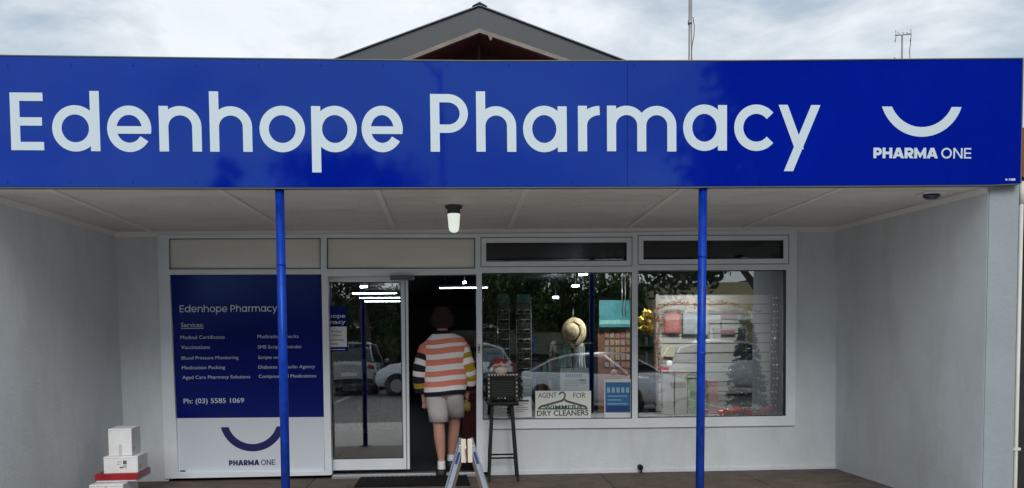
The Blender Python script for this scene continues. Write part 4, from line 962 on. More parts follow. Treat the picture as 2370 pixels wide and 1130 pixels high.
lf.build('foliage', mat('fir_green', (.006,.014,.010), .7, var=.5, vscale=20), ct)
bo = bb.build('baubles', mat('silver_bauble', (.75,.75,.75), .12, metal=1), ct); bo['kind'] = 'stuff'
sm = MB()
for i in range(5):
    a = math.pi/2+i*2*math.pi/5; c0 = tt+Vector((0,-.01,.04)); sm.prism([c0, c0+Vector((.02*math.cos(a+.6),0,.02*math.sin(a+.6))), c0+Vector((.055*math.cos(a),0,.055*math.sin(a))), c0+Vector((.02*math.cos(a-.6),0,.02*math.sin(a-.6)))], (0,.012,0))
sm.build('star', mat('gold_foil', (.75,.55,.15), .2, metal=1), ct)
TIN_R = mat('red_tinsel', (.35,.02,.015), .3, metal=.4); TIN_G = mat('gold_tinsel', (.62,.42,.06), .22, metal=.8)
def tinsel(name, pxs, Y, n, rad, sz, m_, lab, sd):
    pts = [atY(x, y, Y) for x, y in pxs]; mb = MB(); 
    if len(pts) > 8: pts = pts[:8]
    for i_ in range(len(pts)-1): pass
    mb.tube(pts, .004, 5); fluff(mb, pts, n, rad, sz, seed=sd); o = mb.build(name, m_, origin=pts[0]); tag(o, lab, 'tinsel'); return o
tinsel('tinsel', [(1668,958),(1700,953),(1740,957),(1792,950)], YB+.35, 420, .022, .028, TIN_R, 'heap of red tinsel along the foot of the second window', 21)
tinsel('tinsel', [(1522,712),(1527,760),(1520,810),(1530,868)], YB+.9, 260, .022, .020, mat('dull_red_beads', (.20,.045,.035), .5), 'dull red beaded garland hanging down the left edge of the slats', 22)
tinsel('tinsel', [(1525,712),(1570,700),(1620,708),(1680,700),(1760,722)], YB+1.1, 260, .018, .018, mat('russet_leaf', (.24,.09,.04), .6), 'russet leaf garland draped along the top of the slatted wall', 23)
gw = tinsel('gold_wreath', [(1500,726),(1510,738),(1505,762),(1494,764),(1488,745),(1498,727)], YB+.6, 420, .022, .024, TIN_G, 'bright gold tinsel wreath hanging at the left of the second window', 24)
for nm, x, lab in (('bead_strand', 1797, 'string of white beads hanging by the right window edge'), ('bead_strand', 1789, 'string of white beads hanging just left of the outer string')):
    pts = [atY(x+3*math.sin(i*.7), 690+i*15.5, YB+.5) for i in range(18)]; o = thing(nm, pts[-1], lab, 'beads'); mb = MB(); mb.tube(pts, .0025, 5); mb.build('cord', M_DARK, o)
    mb = MB(); [mb.ball(p, rn.uniform(.006, .013), 0, 8, 6) for p in pts]; mb.build('beads', STUD, o)['kind'] = 'stuff'
# dark curtain at the right side of window two
a = atY(1788, 640, YB+.75); b = atY(1832, 640, YB+.75)
cu_ = MB(); n = 24; vs = []
for i in range(n+1):
    x = a.x+(b.x+.25-a.x)*i/n; y = YB+.75+.025*math.cos(i*1.9); vs += [(x, y, zb_+.01), (x, y, 2.35)]
cu_.add(vs, [(2*i, 2*i+2, 2*i+3, 2*i+1) for i in range(n)], 0, True); o = cu_.build('curtain', mat('curtain_charcoal', (.035,.035,.04), .9), origin=((a.x+b.x)/2, YB+.75, 0)); s_ = o.modifiers.new('s', 'SOLIDIFY'); s_.thickness = .006
tag(o, 'charcoal curtain hanging at the right side of the second window', 'curtain')

# ---- lit ceiling tubes far inside, and a spotlight
def tubelight(x0, y0, x1, y1, Y, lab, th=.03):
    a, b = atY(x0, y0, Y), atY(x1, y1, Y); o = thing('tube_light', (a+b)/2, lab, 'light', 'lit tubes under the shop ceiling')
    MB().tube([a, b], th, 10).build('tube', M_TUBE, o); MB().box((a.x-.03, Y-.05, a.z+th+.002), (b.x+.03, Y+.05, a.z+th+.05)).build('batten', M_INT, o)
    for x in (a.x+.1, b.x-.1): MB().tube([(x, Y, a.z+th+.05), (x, Y, 2.9)], .006, 6).build('hanger', M_DARK, o)
tubelight(1018, 667, 1128, 666, 16, 'long lit tube seen through the open doorway', .008)
tubelight(816, 679.5, 918, 679, 18, 'lit tube nearest the glass of the sliding door, uppermost of three', .009)
tubelight(832, 690, 926, 689.5, 20, 'lit tube seen through the sliding door, middle of three', .009)
tubelight(844, 698, 928, 697.5, 22, 'lit tube seen through the sliding door, lowest of three', .009)
M_LAMP = mat('display_fill_lamp', (1, 1, 1), .4, emit=(1, .97, .9), estr=230)
def spot(x, y, w_, h_, Y, lab, mm=None):
    w_ *= .75; h_ *= .42
    a = atY(x, y, Y); k = Y/FPX; o = thing('ceiling_spotlight', a, lab, 'light', 'small square lights under the shop ceiling')
    MB().add([a+Vector((-w_*k/2,-.1,-h_*k/2)), a+Vector((w_*k/2,-.1,-h_*k/4)), a+Vector((w_*k/2,.1,h_*k/2)), a+Vector((-w_*k/2,.1,h_*k/4)),
              a+Vector((-w_*k/2,-.1,-h_*k/2+.03)), a+Vector((w_*k/2,-.1,-h_*k/4+.03)), a+Vector((w_*k/2,.1,h_*k/2+.03)), a+Vector((-w_*k/2,.1,h_*k/4+.03))], [(0,1,2,3),(4,5,6,7),(0,1,5,4),(1,2,6,5),(2,3,7,6),(3,0,4,7)]).build('diffuser', mm or M_TUBE, o)
    if mm:  # plates added to keep the lamp's light off the soffit
        MB().box((a.x-w_*k/2-.012, a.y-.125, a.z-.055), (a.x+w_*k/2+.012, a.y-.112, a.z+.09)).build('added_front_shade', M_BLACK, o)
        MB().box((a.x-w_*k/2-.012, a.y-.111, a.z+.075), (a.x+w_*k/2+.012, a.y+.12, a.z+.09)).build('added_top_shade', M_BLACK, o)
        for sx in (-1, 1): MB().box((a.x+sx*(w_*k/2+.013)-.004, a.y-.111, a.z-.04), (a.x+sx*(w_*k/2+.013)+.004, a.y+.12, a.z+.074)).build('added_side_shade', M_BLACK, o)
    MB().tube([a+Vector((0,0,.092 if mm else .05)), (a.x, a.y, 2.9)], .004, 6).build('hanger', M_BLACK, o)
spot(1408, 597, 24, 14, 9.35, 'square light glowing in the top strip of the first window', M_LAMP); spot(1643, 600, 20, 12, 9.35, 'added lamp that brightens the display, in the top strip of the second window beside the blue post', M_LAMP); spot(1350, 637, 20, 10, 10.4, 'square light glowing near the top of the first window')  # the second window's lamp is added to brighten its display
spot(1332, 664, 18, 7, 15, 'square light lower in the first window, middle of three'); spot(1286, 690, 15, 6, 17, 'small square light, lowest in the first window')
spot(1075, 656, 9, 9, 15, 'tiny bright light seen above the person'); spot(842, 666, 18, 7, 15, 'small light above the tubes behind the sliding door')
# dim shelving further back
rn = random.Random(8)
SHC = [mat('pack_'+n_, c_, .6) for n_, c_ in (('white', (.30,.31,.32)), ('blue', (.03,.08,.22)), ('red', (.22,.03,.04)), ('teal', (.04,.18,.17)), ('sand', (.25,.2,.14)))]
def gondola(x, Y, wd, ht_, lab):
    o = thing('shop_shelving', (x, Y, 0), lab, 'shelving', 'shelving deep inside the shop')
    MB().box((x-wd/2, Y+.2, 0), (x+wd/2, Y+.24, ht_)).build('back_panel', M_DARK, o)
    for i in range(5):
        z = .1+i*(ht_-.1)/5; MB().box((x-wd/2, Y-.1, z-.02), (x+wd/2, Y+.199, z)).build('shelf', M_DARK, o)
        for c_ in range(len(SHC)):
            mb = MB(); t = x-wd/2+.04+c_*.07
            while t < x+wd/2-.1:
                if rn.random() < .55: mb.box((t, Y, z+.001), (t+.05, Y+.12, z+rn.uniform(.1, .2)))
                t += .07*len(SHC)
            if mb.v: mb.build('packs', SHC[c_], o)['kind'] = 'stuff'
gondola(-1.7, 13, 1.6, 1.5, 'dim shelving of packets seen through the sliding door'); gondola(.55, 16, 1.8, 1.6, 'dim shelving of packets straight behind the person')
gondola(1.2, 12.2, 1.2, 1.5, 'dim shelving of packets behind the hat'); gondola(3.0, 14, 1.4, 1.6, 'dim shelving of packets behind the slatted wall')
# red stand just inside the doorway
a = atY(1083, 905, YB+.7)
rs_ = thing('red_stand', (a.x, YB+.7, 0), 'dark red display bin just inside the doorway by the person', 'stand')
bevel(MB().box((a.x-.08, YB+.7, .1), (a.x+.17, YB+1.0, a.z)).build('bin', mat('dark_red_bin', (.10,.008,.010), .6, var=.4, vscale=8), rs_), .02); MB().box((a.x-.1, YB+.68, 0), (a.x+.19, YB+1.02, .099)).build('base', M_BLACK, rs_)

# ------------------------------------------------------------------ the other side of the street (stands behind the camera, seen in the glass and the glossy sign)
M_TYRE = mat('tyre_rubber', (.015,.015,.015), .8); M_RIM = mat('alloy_rim', (.45,.46,.48), .3, metal=.8); M_TAIL = mat('tail_lamp_red', (.35,.01,.01), .15); M_HEAD = mat('head_lamp', (.5,.52,.55), .08); M_CARGL = mat('car_glass', (.02,.025,.03), .05, spec=.8); M_BUMP = mat('bumper_black', (.02,.02,.02), .6)
def car(label, name, length, wid, prof, belt, roof, paint, loc, rz, wheels, hatch=False):
    """prof: list of (x, z_bottom, z_shoulder) along the length; roof: list of (x, z) of the cabin line"""
    o = thing(name, (0,0,0), label, 'car'); hw = wid/2
    mb = MB(); rg = []
    for x, zb2, zs2, f in prof:
        w_ = hw*f; rg.append([Vector((x, y, z)) for y, z in ((-w_*.9, zb2), (-w_, zb2+.12), (-w_, zb2+(zs2-zb2)*.6), (-w_*.94, zs2-.04), (-w_*.8, zs2), (-w_*.3, zs2+.025), (w_*.3, zs2+.025), (w_*.8, zs2), (w_*.94, zs2-.04), (w_, zb2+(zs2-zb2)*.6), (w_, zb2+.12), (w_*.9, zb2))])
    mb.loft(rg); b0 = mb.build('body', paint, o)
    # cabin: glass hull then painted roof and pillars
    g = MB(); rg = []
    def zsh(x):
        for i in range(len(prof)-1):
            if prof[i][0] <= x <= prof[i+1][0]: t = (x-prof[i][0])/(prof[i+1][0]-prof[i][0]); return prof[i][2]*(1-t)+prof[i+1][2]*t
        return prof[-1][2]
    for x, z in roof:
        zb2 = zsh(x)-.03; t = max(0.0, (z-zb2))/max(.01, max(r_[1] for r_ in roof)-belt); wt = hw*(.9-.17*min(1, t))
        rg.append([Vector((x, y, zz_)) for y, zz_ in ((-hw*.9, zb2), (-wt, z-.05 if z-.05 > zb2 else zb2+.005), (-wt*.8, z), (wt*.8, z), (wt, z-.05 if z-.05 > zb2 else zb2+.005), (hw*.9, zb2))])
    g.loft(rg, 0, False); g.build('windows', M_CARGL, o)
    tops = [r_ for r_ in roof if r_[1] > max(q_[1] for q_ in roof)-.12]
    rf = MB(); rg = []
    for x, z in tops:
        wt = hw*.735; rg.append([Vector((x, y, zz_)) for y, zz_ in ((-wt-.012, z-.075), (-wt-.008, z-.03), (-wt*.8, z+.012), (0, z+.03), (wt*.8, z+.012), (wt+.008, z-.03), (wt+.012, z-.075), (0, z-.02))])
    rf.loft(rg); rf.build('roof', paint, o)
    for s_ in (-1, 1):
        for i, j in ((0, 1), (len(roof)-1, len(roof)-2)):
            pts = []
            k_ = i; seq = roof[:] if i == 0 else roof[::-1]
            for x, z in seq:
                zb2 = zsh(x)-.03; t = (z-zb2)/max(.01, max(r_[1] for r_ in roof)-belt); wt = hw*(.9-.17*min(1, max(0, t)))
                pts.append((x, s_*(wt+.0), max(z-.03, zb2)))
                if z > max(q_[1] for q_ in roof)-.12: break
            if len(pts) > 1: MB().tube(pts, .032, 6).build('pillar', paint, o)
        x = (roof[1][0]+roof[-2][0])/2-.05; zt_ = max(r_[1] for r_ in roof)
        MB().tube([(x, s_*hw*.915, zsh(x)-.01), (x, s_*(hw*.735+.01), zt_-.05)], .028, 6).build('pillar', M_BUMP, o)
        MB().box((x+.25, s_*(hw+.002), zsh(x)-.19), (x+.42, s_*(hw+.02), zsh(x)-.165)).build('door_handle', M_BUMP, o)
        m_ = MB(); m_.ball((roof[-1][0]-.25, s_*(hw+.09), zsh(roof[-1][0])+.05), (.07,.10,.07), 0, 10, 6); m_.build('mirror', paint, o)
        for wx, wr in wheels:
            t_ = MB(); t_.tube([(wx, s_*(hw-.2), wr), (wx, s_*(hw+.012), wr)], wr, 24); wo = t_.build('wheel', M_TYRE, o)
            MB().tube([(wx, s_*(hw+.0125), wr), (wx, s_*(hw+.02), wr)], wr*.62, 18).build('rim', M_RIM, wo)
            MB().tube([(wx, s_*(hw-.06), wr), (wx, s_*(hw+.004), wr)], wr*1.16, 24).build('wheel_arch', M_BUMP, o)
        xf = prof[-1][0]; xr_ = prof[0][0]
        MB().ball((xf-.10, s_*hw*.68, prof[-2][2]-.17), (.11,.17,.08), 0, 12, 6).build('headlight', M_HEAD, o)
        MB().ball((xr_+.05, s_*hw*.78, prof[1][2]-.16), (.07,.15,.09), 0, 12, 6).build('tail_light', M_TAIL, o)
    MB().box((prof[-1][0]-.02, -.35, prof[-1][1]+.22), (prof[-1][0]+.012, .35, prof[-1][1]+.36)).build('grille', M_BUMP, o)
    MB().box((prof[0][0]-.012, -.25, prof[0][2]-.36), (prof[0][0]+.03, .25, prof[0][2]-.24)).build('number_plate', M_PAPER, o)
    MB().box((prof[0][0]-.03, -hw*.85, prof[0][1]-.02), (prof[0][0]+.05, hw*.85, prof[0][1]+.14)).build('bumper', M_BUMP, o)
    o.location = loc; o.rotation_euler[2] = rz; return o
SED = [(-2.15,.32,.86,.86),(-2.05,.22,.92,.97),(-1.4,.2,.95,1),(0,.2,.93,1),(1.0,.2,.90,1),(1.7,.2,.82,.97),(2.05,.24,.70,.90),(2.16,.32,.58,.72)]
SEDR = [(-1.75,.95),(-1.15,1.24),(-.6,1.385),(0,1.41),(.45,1.37),(1.2,.93)]
SUV = [(-2.2,.42,1.0,.88),(-2.1,.3,1.12,.98),(-1.4,.28,1.12,1),(0,.28,1.10,1),(1.0,.28,1.08,1),(1.8,.28,1.0,.97),(2.15,.32,.86,.90),(2.25,.42,.7,.78)]
SUVR = [(-2.08,1.14),(-1.85,1.55),(-1.4,1.67),(-.6,1.71),(.3,1.66),(1.25,1.13)]
WHITE_P = mat('white_car_paint', (.78,.79,.80), .2, coat=.8); SILVER_P = mat('silver_car_paint', (.42,.44,.45), .25, metal=.4, coat=.8)
ysd = -3.4; a = mirror(1205, 900, YB, ysd); b = mirror(1612, 900, YB, ysd)
car('white rounded sedan parked nearest the shop, reflected across the two windows', 'parked_car', 4.3, 1.7, SED, .93, SEDR, WHITE_P, ((a.x+b.x)/2, ysd-.9, ZR), R(43), [(-1.3,.30),(1.35,.30)])
a = mirror(1552, 830, YB, -8.2)
car('white estate car with roof rails parked behind the sedan, reflected in the second window', 'parked_car', 4.5, 1.8, SUV, 1.1, SUVR, WHITE_P, (a.x+2.2, -9.2, ZR), 0, [(-1.4,.34),(1.45,.34)])
a = mirror(805, 850, YB, -11)
car('silver hatchback with red tail lamps, reflected at the left of the sliding door', 'parked_car', 4.3, 1.75, SUV, 1.1, SUVR, SILVER_P, (a.x, -13.2, ZR), R(-90), [(-1.4,.33),(1.4,.33)])
a = mirror(862, 860, YB, -10)
car('white car facing left with black wheel arches, reflected at the right of the sliding door', 'parked_car', 4.5, 1.8, SUV, 1.1, SUVR, WHITE_P, (a.x+2.25, -11.0, ZR), R(180), [(-1.4,.34),(1.5,.34)])

LEAF = [mat('leaf_mid_green', (.085,.15,.045), .6, var=.45, vscale=1.5), mat('leaf_dark_green', (.03,.06,.02), .6, var=.4, vscale=1.5)]
BARK = mat('bark', (.10,.075,.055), .9, var=.4, vscale=6, bump=.6, bscale=20)
def tree(loc, h, crown, label, dark, seed, n=2600, droop=0, base=.35, leaf=.16, clumps=26):
    rn = random.Random(seed); o = thing('tree', loc, label, 'tree', 'trees across the street'); x, y, z = loc
    mb = MB(); mb.tube([(x,y,z),(x+.1,y,z+h*.25),(x-.05,y+.1,z+h*.5),(x+.1,y,z+h*.8)], [h*.028,h*.022,h*.016,h*.006], 10)
    cs = []
    for i in range(clumps):
        a = rn.uniform(0, 6.283); rr = crown*math.sqrt(rn.random())*.85; zz_ = z+h*base+(h*(1-base))*(rn.random()**.8)
        f = 1-.55*abs((zz_-z)/h-.6); c = Vector((x+rr*f*math.cos(a), y+rr*f*math.sin(a), zz_-droop*rr*.3)); cs.append((c, rn.uniform(.16, .34)*crown))
        mb.tube([(x, y, z+h*rn.uniform(.2,.55)), Vector((x, y, z+h*.5)).lerp(c, .5)+Vector((0,0,.1)), c], [h*.010, h*.006, h*.002], 5)
    mb.build('trunk', BARK, o)
    lf = MB()
    for i in range(n):
        c, r_ = cs[rn.randrange(len(cs))]; d = Vector((rn.gauss(0,1), rn.gauss(0,1), rn.gauss(0,.75))).normalized()*r_*rn.uniform(.35, 1.05); p = c+d
        u = Vector((rn.gauss(0,1), rn.gauss(0,1), rn.gauss(0,1)-droop)).normalized(); v = u.orthogonal().normalized(); s_ = leaf*rn.uniform(.6, 1.5)
        lf.add([p-u*s_, p+v*s_*.55, p+u*s_, p-v*s_*.55], [(0,1,2,3)])
    lf.build('crown', LEAF[dark], o)
# a row of trees beyond the street, and one big tree near the right
yt = -23
for i, (px, top) in enumerate(((640,700),(760,690),(880,700),(985,660),(1090,640),(1170,628),(1250,640),(1330,632),(1410,640),(1480,655))):
    p = mirror(px, top, YB, yt); tree((p.x, yt+(i%2)*1.5, ZR), p.z-ZR, 2.6, ('bushy green tree across the street, %s in the reflected row' % ['leftmost','second from the left','third from the left','fourth from the left','fifth from the left','fifth from the right','fourth from the right','third from the right','second from the right','rightmost'][i]), 0, 30+i, 5200, base=.25, leaf=.095)
p = mirror(1965, 430, YS, -9); tree((p.x, -8.5, ZR), 9.6, 4.6, 'very tall dark tree close to the road, reflected over the right end of the sign', 1, 77, 26000, droop=.25, base=.42, leaf=.115, clumps=64)
p = mirror(2360, 430, YS, -9); tree((p.x+.5, -10.5, ZR), 10.0, 4.6, 'tall dark tree standing right of the tallest one', 1, 78, 18000, droop=.2, base=.40, leaf=.125, clumps=56)
p = mirror(545, 402, YS, -14); tree((p.x, -14, ZR), p.z-ZR+.1, 1.1, 'narrow tree top reflected low in the sign left of the first post', 1, 79, 3000, base=.4, leaf=.08)
p = mirror(795, 400, YS, -16); tree((p.x, -16, ZR), p.z-ZR+.1, 3.0, 'round topped tree reflected low in the sign right of the first post', 1, 80, 8000, base=.45, leaf=.10)
# cream shop with a verandah, and darker shopfronts
def shopfront(px0, px1, top, y, label, wallc, roofc, sd):
    a = mirror(px0, top, YB, y); b = mirror(px1, top, YB, y); o = thing('street_building', ((a.x+b.x)/2, y, ZR), label, 'building')
    MB().box((a.x, y-6, ZR), (b.x, y, a.z)).build('wall', wallc, o)
    n = max(2, int((b.x-a.x)/2.4)); st_ = (b.x-a.x)/n
    for i in range(n):
        x = a.x+st_*i+.3; w_ = MB().box((x, y+.002, ZR+.7), (x+st_-.6, y+.05, ZR+2.3)).build('window', M_FRAME, o); MB().box((x+.08, y+.051, ZR+.78), (x+st_-.68, y+.06, ZR+2.22)).build('pane', M_CARGL, w_)
    MB().prism([(a.x, y, ZR+3.0), (a.x, y+2.6, ZR+2.55), (a.x, y+2.6, ZR+2.45), (a.x, y, ZR+2.88)], (b.x-a.x, 0, 0)).build('verandah_roof', roofc, o)
    for i in range(n+1): MB().tube([(a.x+.1+(b.x-a.x-.2)*i/n, y+2.5, ZR+.1), (a.x+.1+(b.x-a.x-.2)*i/n, y+2.5, ZR+2.5)], .05, 8).build('post', M_BUMP, o)
    return o
shopfront(1512, 1745, 655, -19.5, 'cream shop with a pale verandah roof across the street', mat('cream_render', (.62,.52,.30), .8, var=.08), mat('pale_roof', (.55,.55,.50), .6), 1)
shopfront(560, 1503, 700, -30, 'low brown shop row across the street behind the parked cars', mat('brown_render', (.10,.08,.07), .8, var=.1), mat('dark_roof', (.06,.06,.065), .6), 2)
shopfront(-900, 540, 690, -28, 'long grey shop row across the street on the left', mat('grey_render', (.22,.21,.20), .8, var=.1), MATS['dark_roof'], 3)
shopfront(1770, 3600, 640, -24, 'dark brick shop row across the street on the right', mat('dark_brick_render', (.07,.05,.045), .8, var=.2), MATS['dark_roof'], 4)
p = mirror(1024, 300, YS, -12); o = thing('street_pole', (p.x, -12, ZR), 'slim power pole across the street, reflected as a dark line in the sign', 'pole')
MB().tube([(p.x,-12,ZR),(p.x,-12,5),(p.x-.05,-12,9)], [.07,.055,.045], 10).build('pole', M_BUMP, o); MB().tube([(p.x-.04,-12,8.6),(p.x-.5,-12,9.3),(p.x-1.2,-12,9.4)], .04, 8).build('arm', M_BUMP, o)

# ------------------------------------------------------------------ the person walking in
PYD = YB-.02
P = lambda x, y, Y=PYD: atY(x, y, Y)
SKIN = mat('skin', (.52,.27,.20), .6, var=.06, vscale=12); HAIR = mat('auburn_hair', (.05,.024,.016), .8, var=.5, vscale=40, stretch=(3,3,.6))
person = thing('person', (P(1025,1100).x, PYD, 0), 'person seen from behind in a coral striped jumper and pale shorts, stepping into the shop', 'person')
class Sk:
    def __init__(s): s.v = []; s.e = []; s.r = []
    def pt(s, p, r, par=None):
        s.v.append(Vector(p)); s.r.append(r if isinstance(r, tuple) else (r, r)); i = len(s.v)-1
        if par is not None: s.e.append((par, i))
        return i
sk = Sk(); Y0 = PYD
hipc = P(1029, 905, Y0+.03)
root = sk.pt(hipc, (.13,.10))
w1 = sk.pt(P(1028, 870, Y0+.03), (.125,.09), root); w2 = sk.pt(P(1027, 825, Y0+.03), (.14,.10), w1); w3 = sk.pt(P(1026, 795, Y0+.04), (.13,.085), w2)
nk = sk.pt(P(1025, 768, Y0+.05), .052, w3); hd0 = sk.pt(P(1024, 757, Y0+.06), .06, nk); hd = sk.pt(P(1023, 741, Y0+.08), (.083,.095), hd0); sk.pt(P(1023, 724, Y0+.08), (.075,.085), hd)
# legs: her left foot (picture left) planted on the sill, the other one inside
lh = sk.pt(P(1010, 918, Y0+.03), .095, root); lk0 = sk.pt(P(1012, 950, Y0+.02), .092, lh); lk = sk.pt(P(1016, 986, Y0+.01), .062, lk0)
lc = sk.pt(P(1017, 1010, Y0-.02), .066, lk); lc2 = sk.pt(P(1020, 1040, Y0-.02), .052, lc); la = sk.pt(P(1022, 1068, Y0-.04), .033, lc2)
lhl = sk.pt(P(1022, 1088, Y0-.05), .036, la); sk.pt(P(1021, 1094, Y0+.10), (.038,.026), lhl)
YR = Y0+.42
rh = sk.pt(P(1048, 918, Y0+.06), .095, root); rk0 = sk.pt(P(1051, 948, Y0+.16), .090, rh); rk = sk.pt(P(1052, 975, Y0+.24), .062, rk0)
rc = sk.pt(P(1050, 1000, Y0+.23), .063, rk); rc2 = sk.pt(P(1047, 1028, Y0+.24), .053, rc); ra = sk.pt(P(1044, 1053, Y0+.25), .034, rc2)
rhl = sk.pt(P(1043, 1068, Y0+.26), .034, ra); sk.pt(P(1043, 1078, Y0+.42), (.036,.025), rhl)
def armchain(pts, rad):
    i = w3
    for p, r_ in zip(pts, rad): i = sk.pt(p, r_, i)
    return i
lw = armchain([P(990, 795, Y0+.03), P(972, 845, Y0+.0), P(970, 888, Y0+.02), P(979, 912, Y0+.06)], [.055, .045, .036, .026])
rw = armchain([P(1066, 795, Y0+.03), P(1084, 845, Y0+.0), P(1089, 880, Y0+.05), P(1083, 904, Y0+.12)], [.055, .045, .036, .026])
def hand(wr, palm, tips, thumb):
    pm = sk.pt(palm, (.040,.024), wr)
    for t in tips:
        a = Vector(palm).lerp(Vector(t), .5)+Vector((0,-.004,0)); m1_ = sk.pt(a, .0115, pm); sk.pt(t, .009, m1_)
    t0 = sk.pt(Vector(sk.v[wr]).lerp(Vector(thumb), .55)+Vector((0,.0,0)), .011, pm); sk.pt(thumb, .009, t0)
pl = P(982, 926, Y0+.07); hand(lw, pl, [pl+Vector((dx, dy, dz)) for dx, dy, dz in ((-.020,.0,-.080),(-.002,-.012,-.090),(.016,-.008,-.086),(.030,.008,-.070))], pl+Vector((.040,.035,-.035)))
pr_ = P(1080, 916, Y0+.14); hand(rw, pr_, [pr_+Vector((dx, dy, dz)) for dx, dy, dz in ((-.026,.014,-.060),(-.014,-.004,-.076),(.002,-.012,-.080),(.018,-.006,-.070))], pr_+Vector((-.040,.03,-.028)))
me = bpy.data.meshes.new('body'); me.from_pydata([tuple(v-person.location) for v in sk.v], sk.e, []); me.materials.append(SKIN)
body = bpy.data.objects.new('body', me); col.objects.link(body); body.parent = person
md = body.modifiers.new('skin', 'SKIN'); md.use_smooth_shade = True; md.branch_smoothing = .3
for i, r_ in enumerate(sk.r): me.skin_vertices[0].data[i].radius = r_; me.skin_vertices[0].data[i].use_root = (i == 0)
ss = body.modifiers.new('sub', 'SUBSURF'); ss.levels = 1; ss.render_levels = 2
# head detail: ears, face (turned away) and hair
hcn = P(1023, 738, Y0+.08)
def ell(c, rx, ry, n=24, p=2.0):
    return [Vector((c.x+rx*abs(math.cos(t))**(2/p)*(1 if math.cos(t) > 0 else -1), c.y+ry*abs(math.sin(t))**(2/p)*(1 if math.sin(t) > 0 else -1), c.z)) for t in [2*math.pi*i/n for i in range(n)]]
fm = MB()
for s_ in (-1, 1): fm.ball(hcn+Vector((s_*.083, .01, -.01)), (.012,.02,.032), 0, 10, 8)
fm.build('ear', SKIN, person)
MB().ball(hcn+Vector((0,.102,-.012)), (.014,.022,.022), 0, 10, 8).build('nose', SKIN, person)
for s_ in (-1, 1): MB().ball(hcn+Vector((s_*.03,.084,.006)), (.013,.010,.010), 0, 10, 8).build('eye', M_PAPER, person)
MB().ball(hcn+Vector((0,.090,-.055)), (.024,.008,.007), 0, 10, 8).build('mouth', mat('lip', (.35,.10,.09), .5), person)
hm = MB(); k = Y0/FPX; rg = []; rn = random.Random(4)
for py, rx, ry, dy in ((710,.02,.02,.0),(711.5,.05,.05,0),(716,.074,.082,0),(724,.086,.10,0),(735,.090,.108,-.003),(745,.088,.10,-.008),(753,.078,.085,-.014),(759,.060,.065,-.016),(762,.04,.045,-.012)):
    c = P(1023, py, Y0+.07+dy); r_ = ell(c, rx, ry, 30); r_ = [v+Vector((.006*noise.noise(v*22), .006*noise.noise(v*22+Vector((5,0,0))), .004*noise.noise(v*30))) for v in r_]; rg.append(r_)
hm.loft(rg); hair = hm.build('hair', HAIR, person)
st_ = MB()
for i in range(1500):
    a = rn.uniform(math.pi*.85, math.pi*2.15); el = rn.uniform(-.45, 1.3)
    n0 = Vector((math.cos(a)*math.cos(el), math.sin(a)*math.cos(el)*1.1, math.sin(el)*1.25)); p0_ = P(1023, 736, Y0+.06)+n0*.090
    out_ = Vector((n0.x, n0.y, 0))*rn.uniform(.0, .028); p1_ = p0_+out_+Vector((rn.gauss(0,.016), rn.gauss(0,.008), -rn.uniform(.015,.07)))
    pm_ = (p0_+p1_)/2+n0*.014; v = Vector((-n0.y, n0.x, 0)).normalized()*.0032 if abs(n0.x)+abs(n0.y) > .01 else Vector((.003,0,0))
    st_.add([p0_-v, p0_+v, pm_+v, pm_-v], [(0,1,2,3)]); st_.add([pm_-v, pm_+v, p1_+v*.2, p1_-v*.2], [(0,1,2,3)])
so2 = st_.build('hair_strands', HAIR, person); so2['kind'] = 'stuff'
# jumper: rings from hem to neckline, bands by picture height
CORAL = mat('coral_knit', (.85,.27,.18), .85, bump=.6, bscale=150); WKNIT = mat('white_knit', (.95,.91,.93), .85, bump=.6, bscale=150); NKNIT = mat('navy_knit', (.008,.009,.022), .85, bump=.6, bscale=150); MUST = mat('mustard_knit', (.48,.33,.025), .85, bump=.6, bscale=150)
KN = [CORAL, WKNIT, NKNIT, MUST]
bands = [(914,2),(904,1),(893,0),(880,1),(869,0),(856.5,1),(843.5,0),(830,1),(817.5,0),(804,1),(796,0),(784.5,1),(773,2),(767.5,2)]
prof_ = {914:(982,1074),904:(980,1079),893:(979,1081),880:(979,1082),869:(979,1083),856.5:(979,1083),843.5:(978,1083),830:(977,1083),817.5:(976,1083),804:(978,1082),796:(980,1080),784.5:(986,1073),773:(1000,1052),767.5:(1008,1041)}
mb = MB(); ys_ = [b_[0] for b_ in bands]; rg = []; mis = []
for j in range(len(ys_)):
    x0, x1 = prof_[ys_[j]]; c = P((x0+x1)/2, ys_[j], Y0+.035); rx = (x1-x0)/2*k
    ry = min(.135, rx*.62) if ys_[j] > 800 else {796:.115,784.5:.095,773:.068,767.5:.06}.get(ys_[j], .12)
    if ys_[j] in (914, 904): ry = .15
    r_ = ell(c, rx, ry, 40, 2.3); r_ = [v+Vector((0, .010*noise.noise(v*9), .006*noise.noise(v*7)+ (.012*math.sin((v.x-c.x)*9) if ys_[j] > 780 else 0))) for v in r_]; rg.append(r_)
    if j < len(ys_)-1: mis.append(bands[j][1])
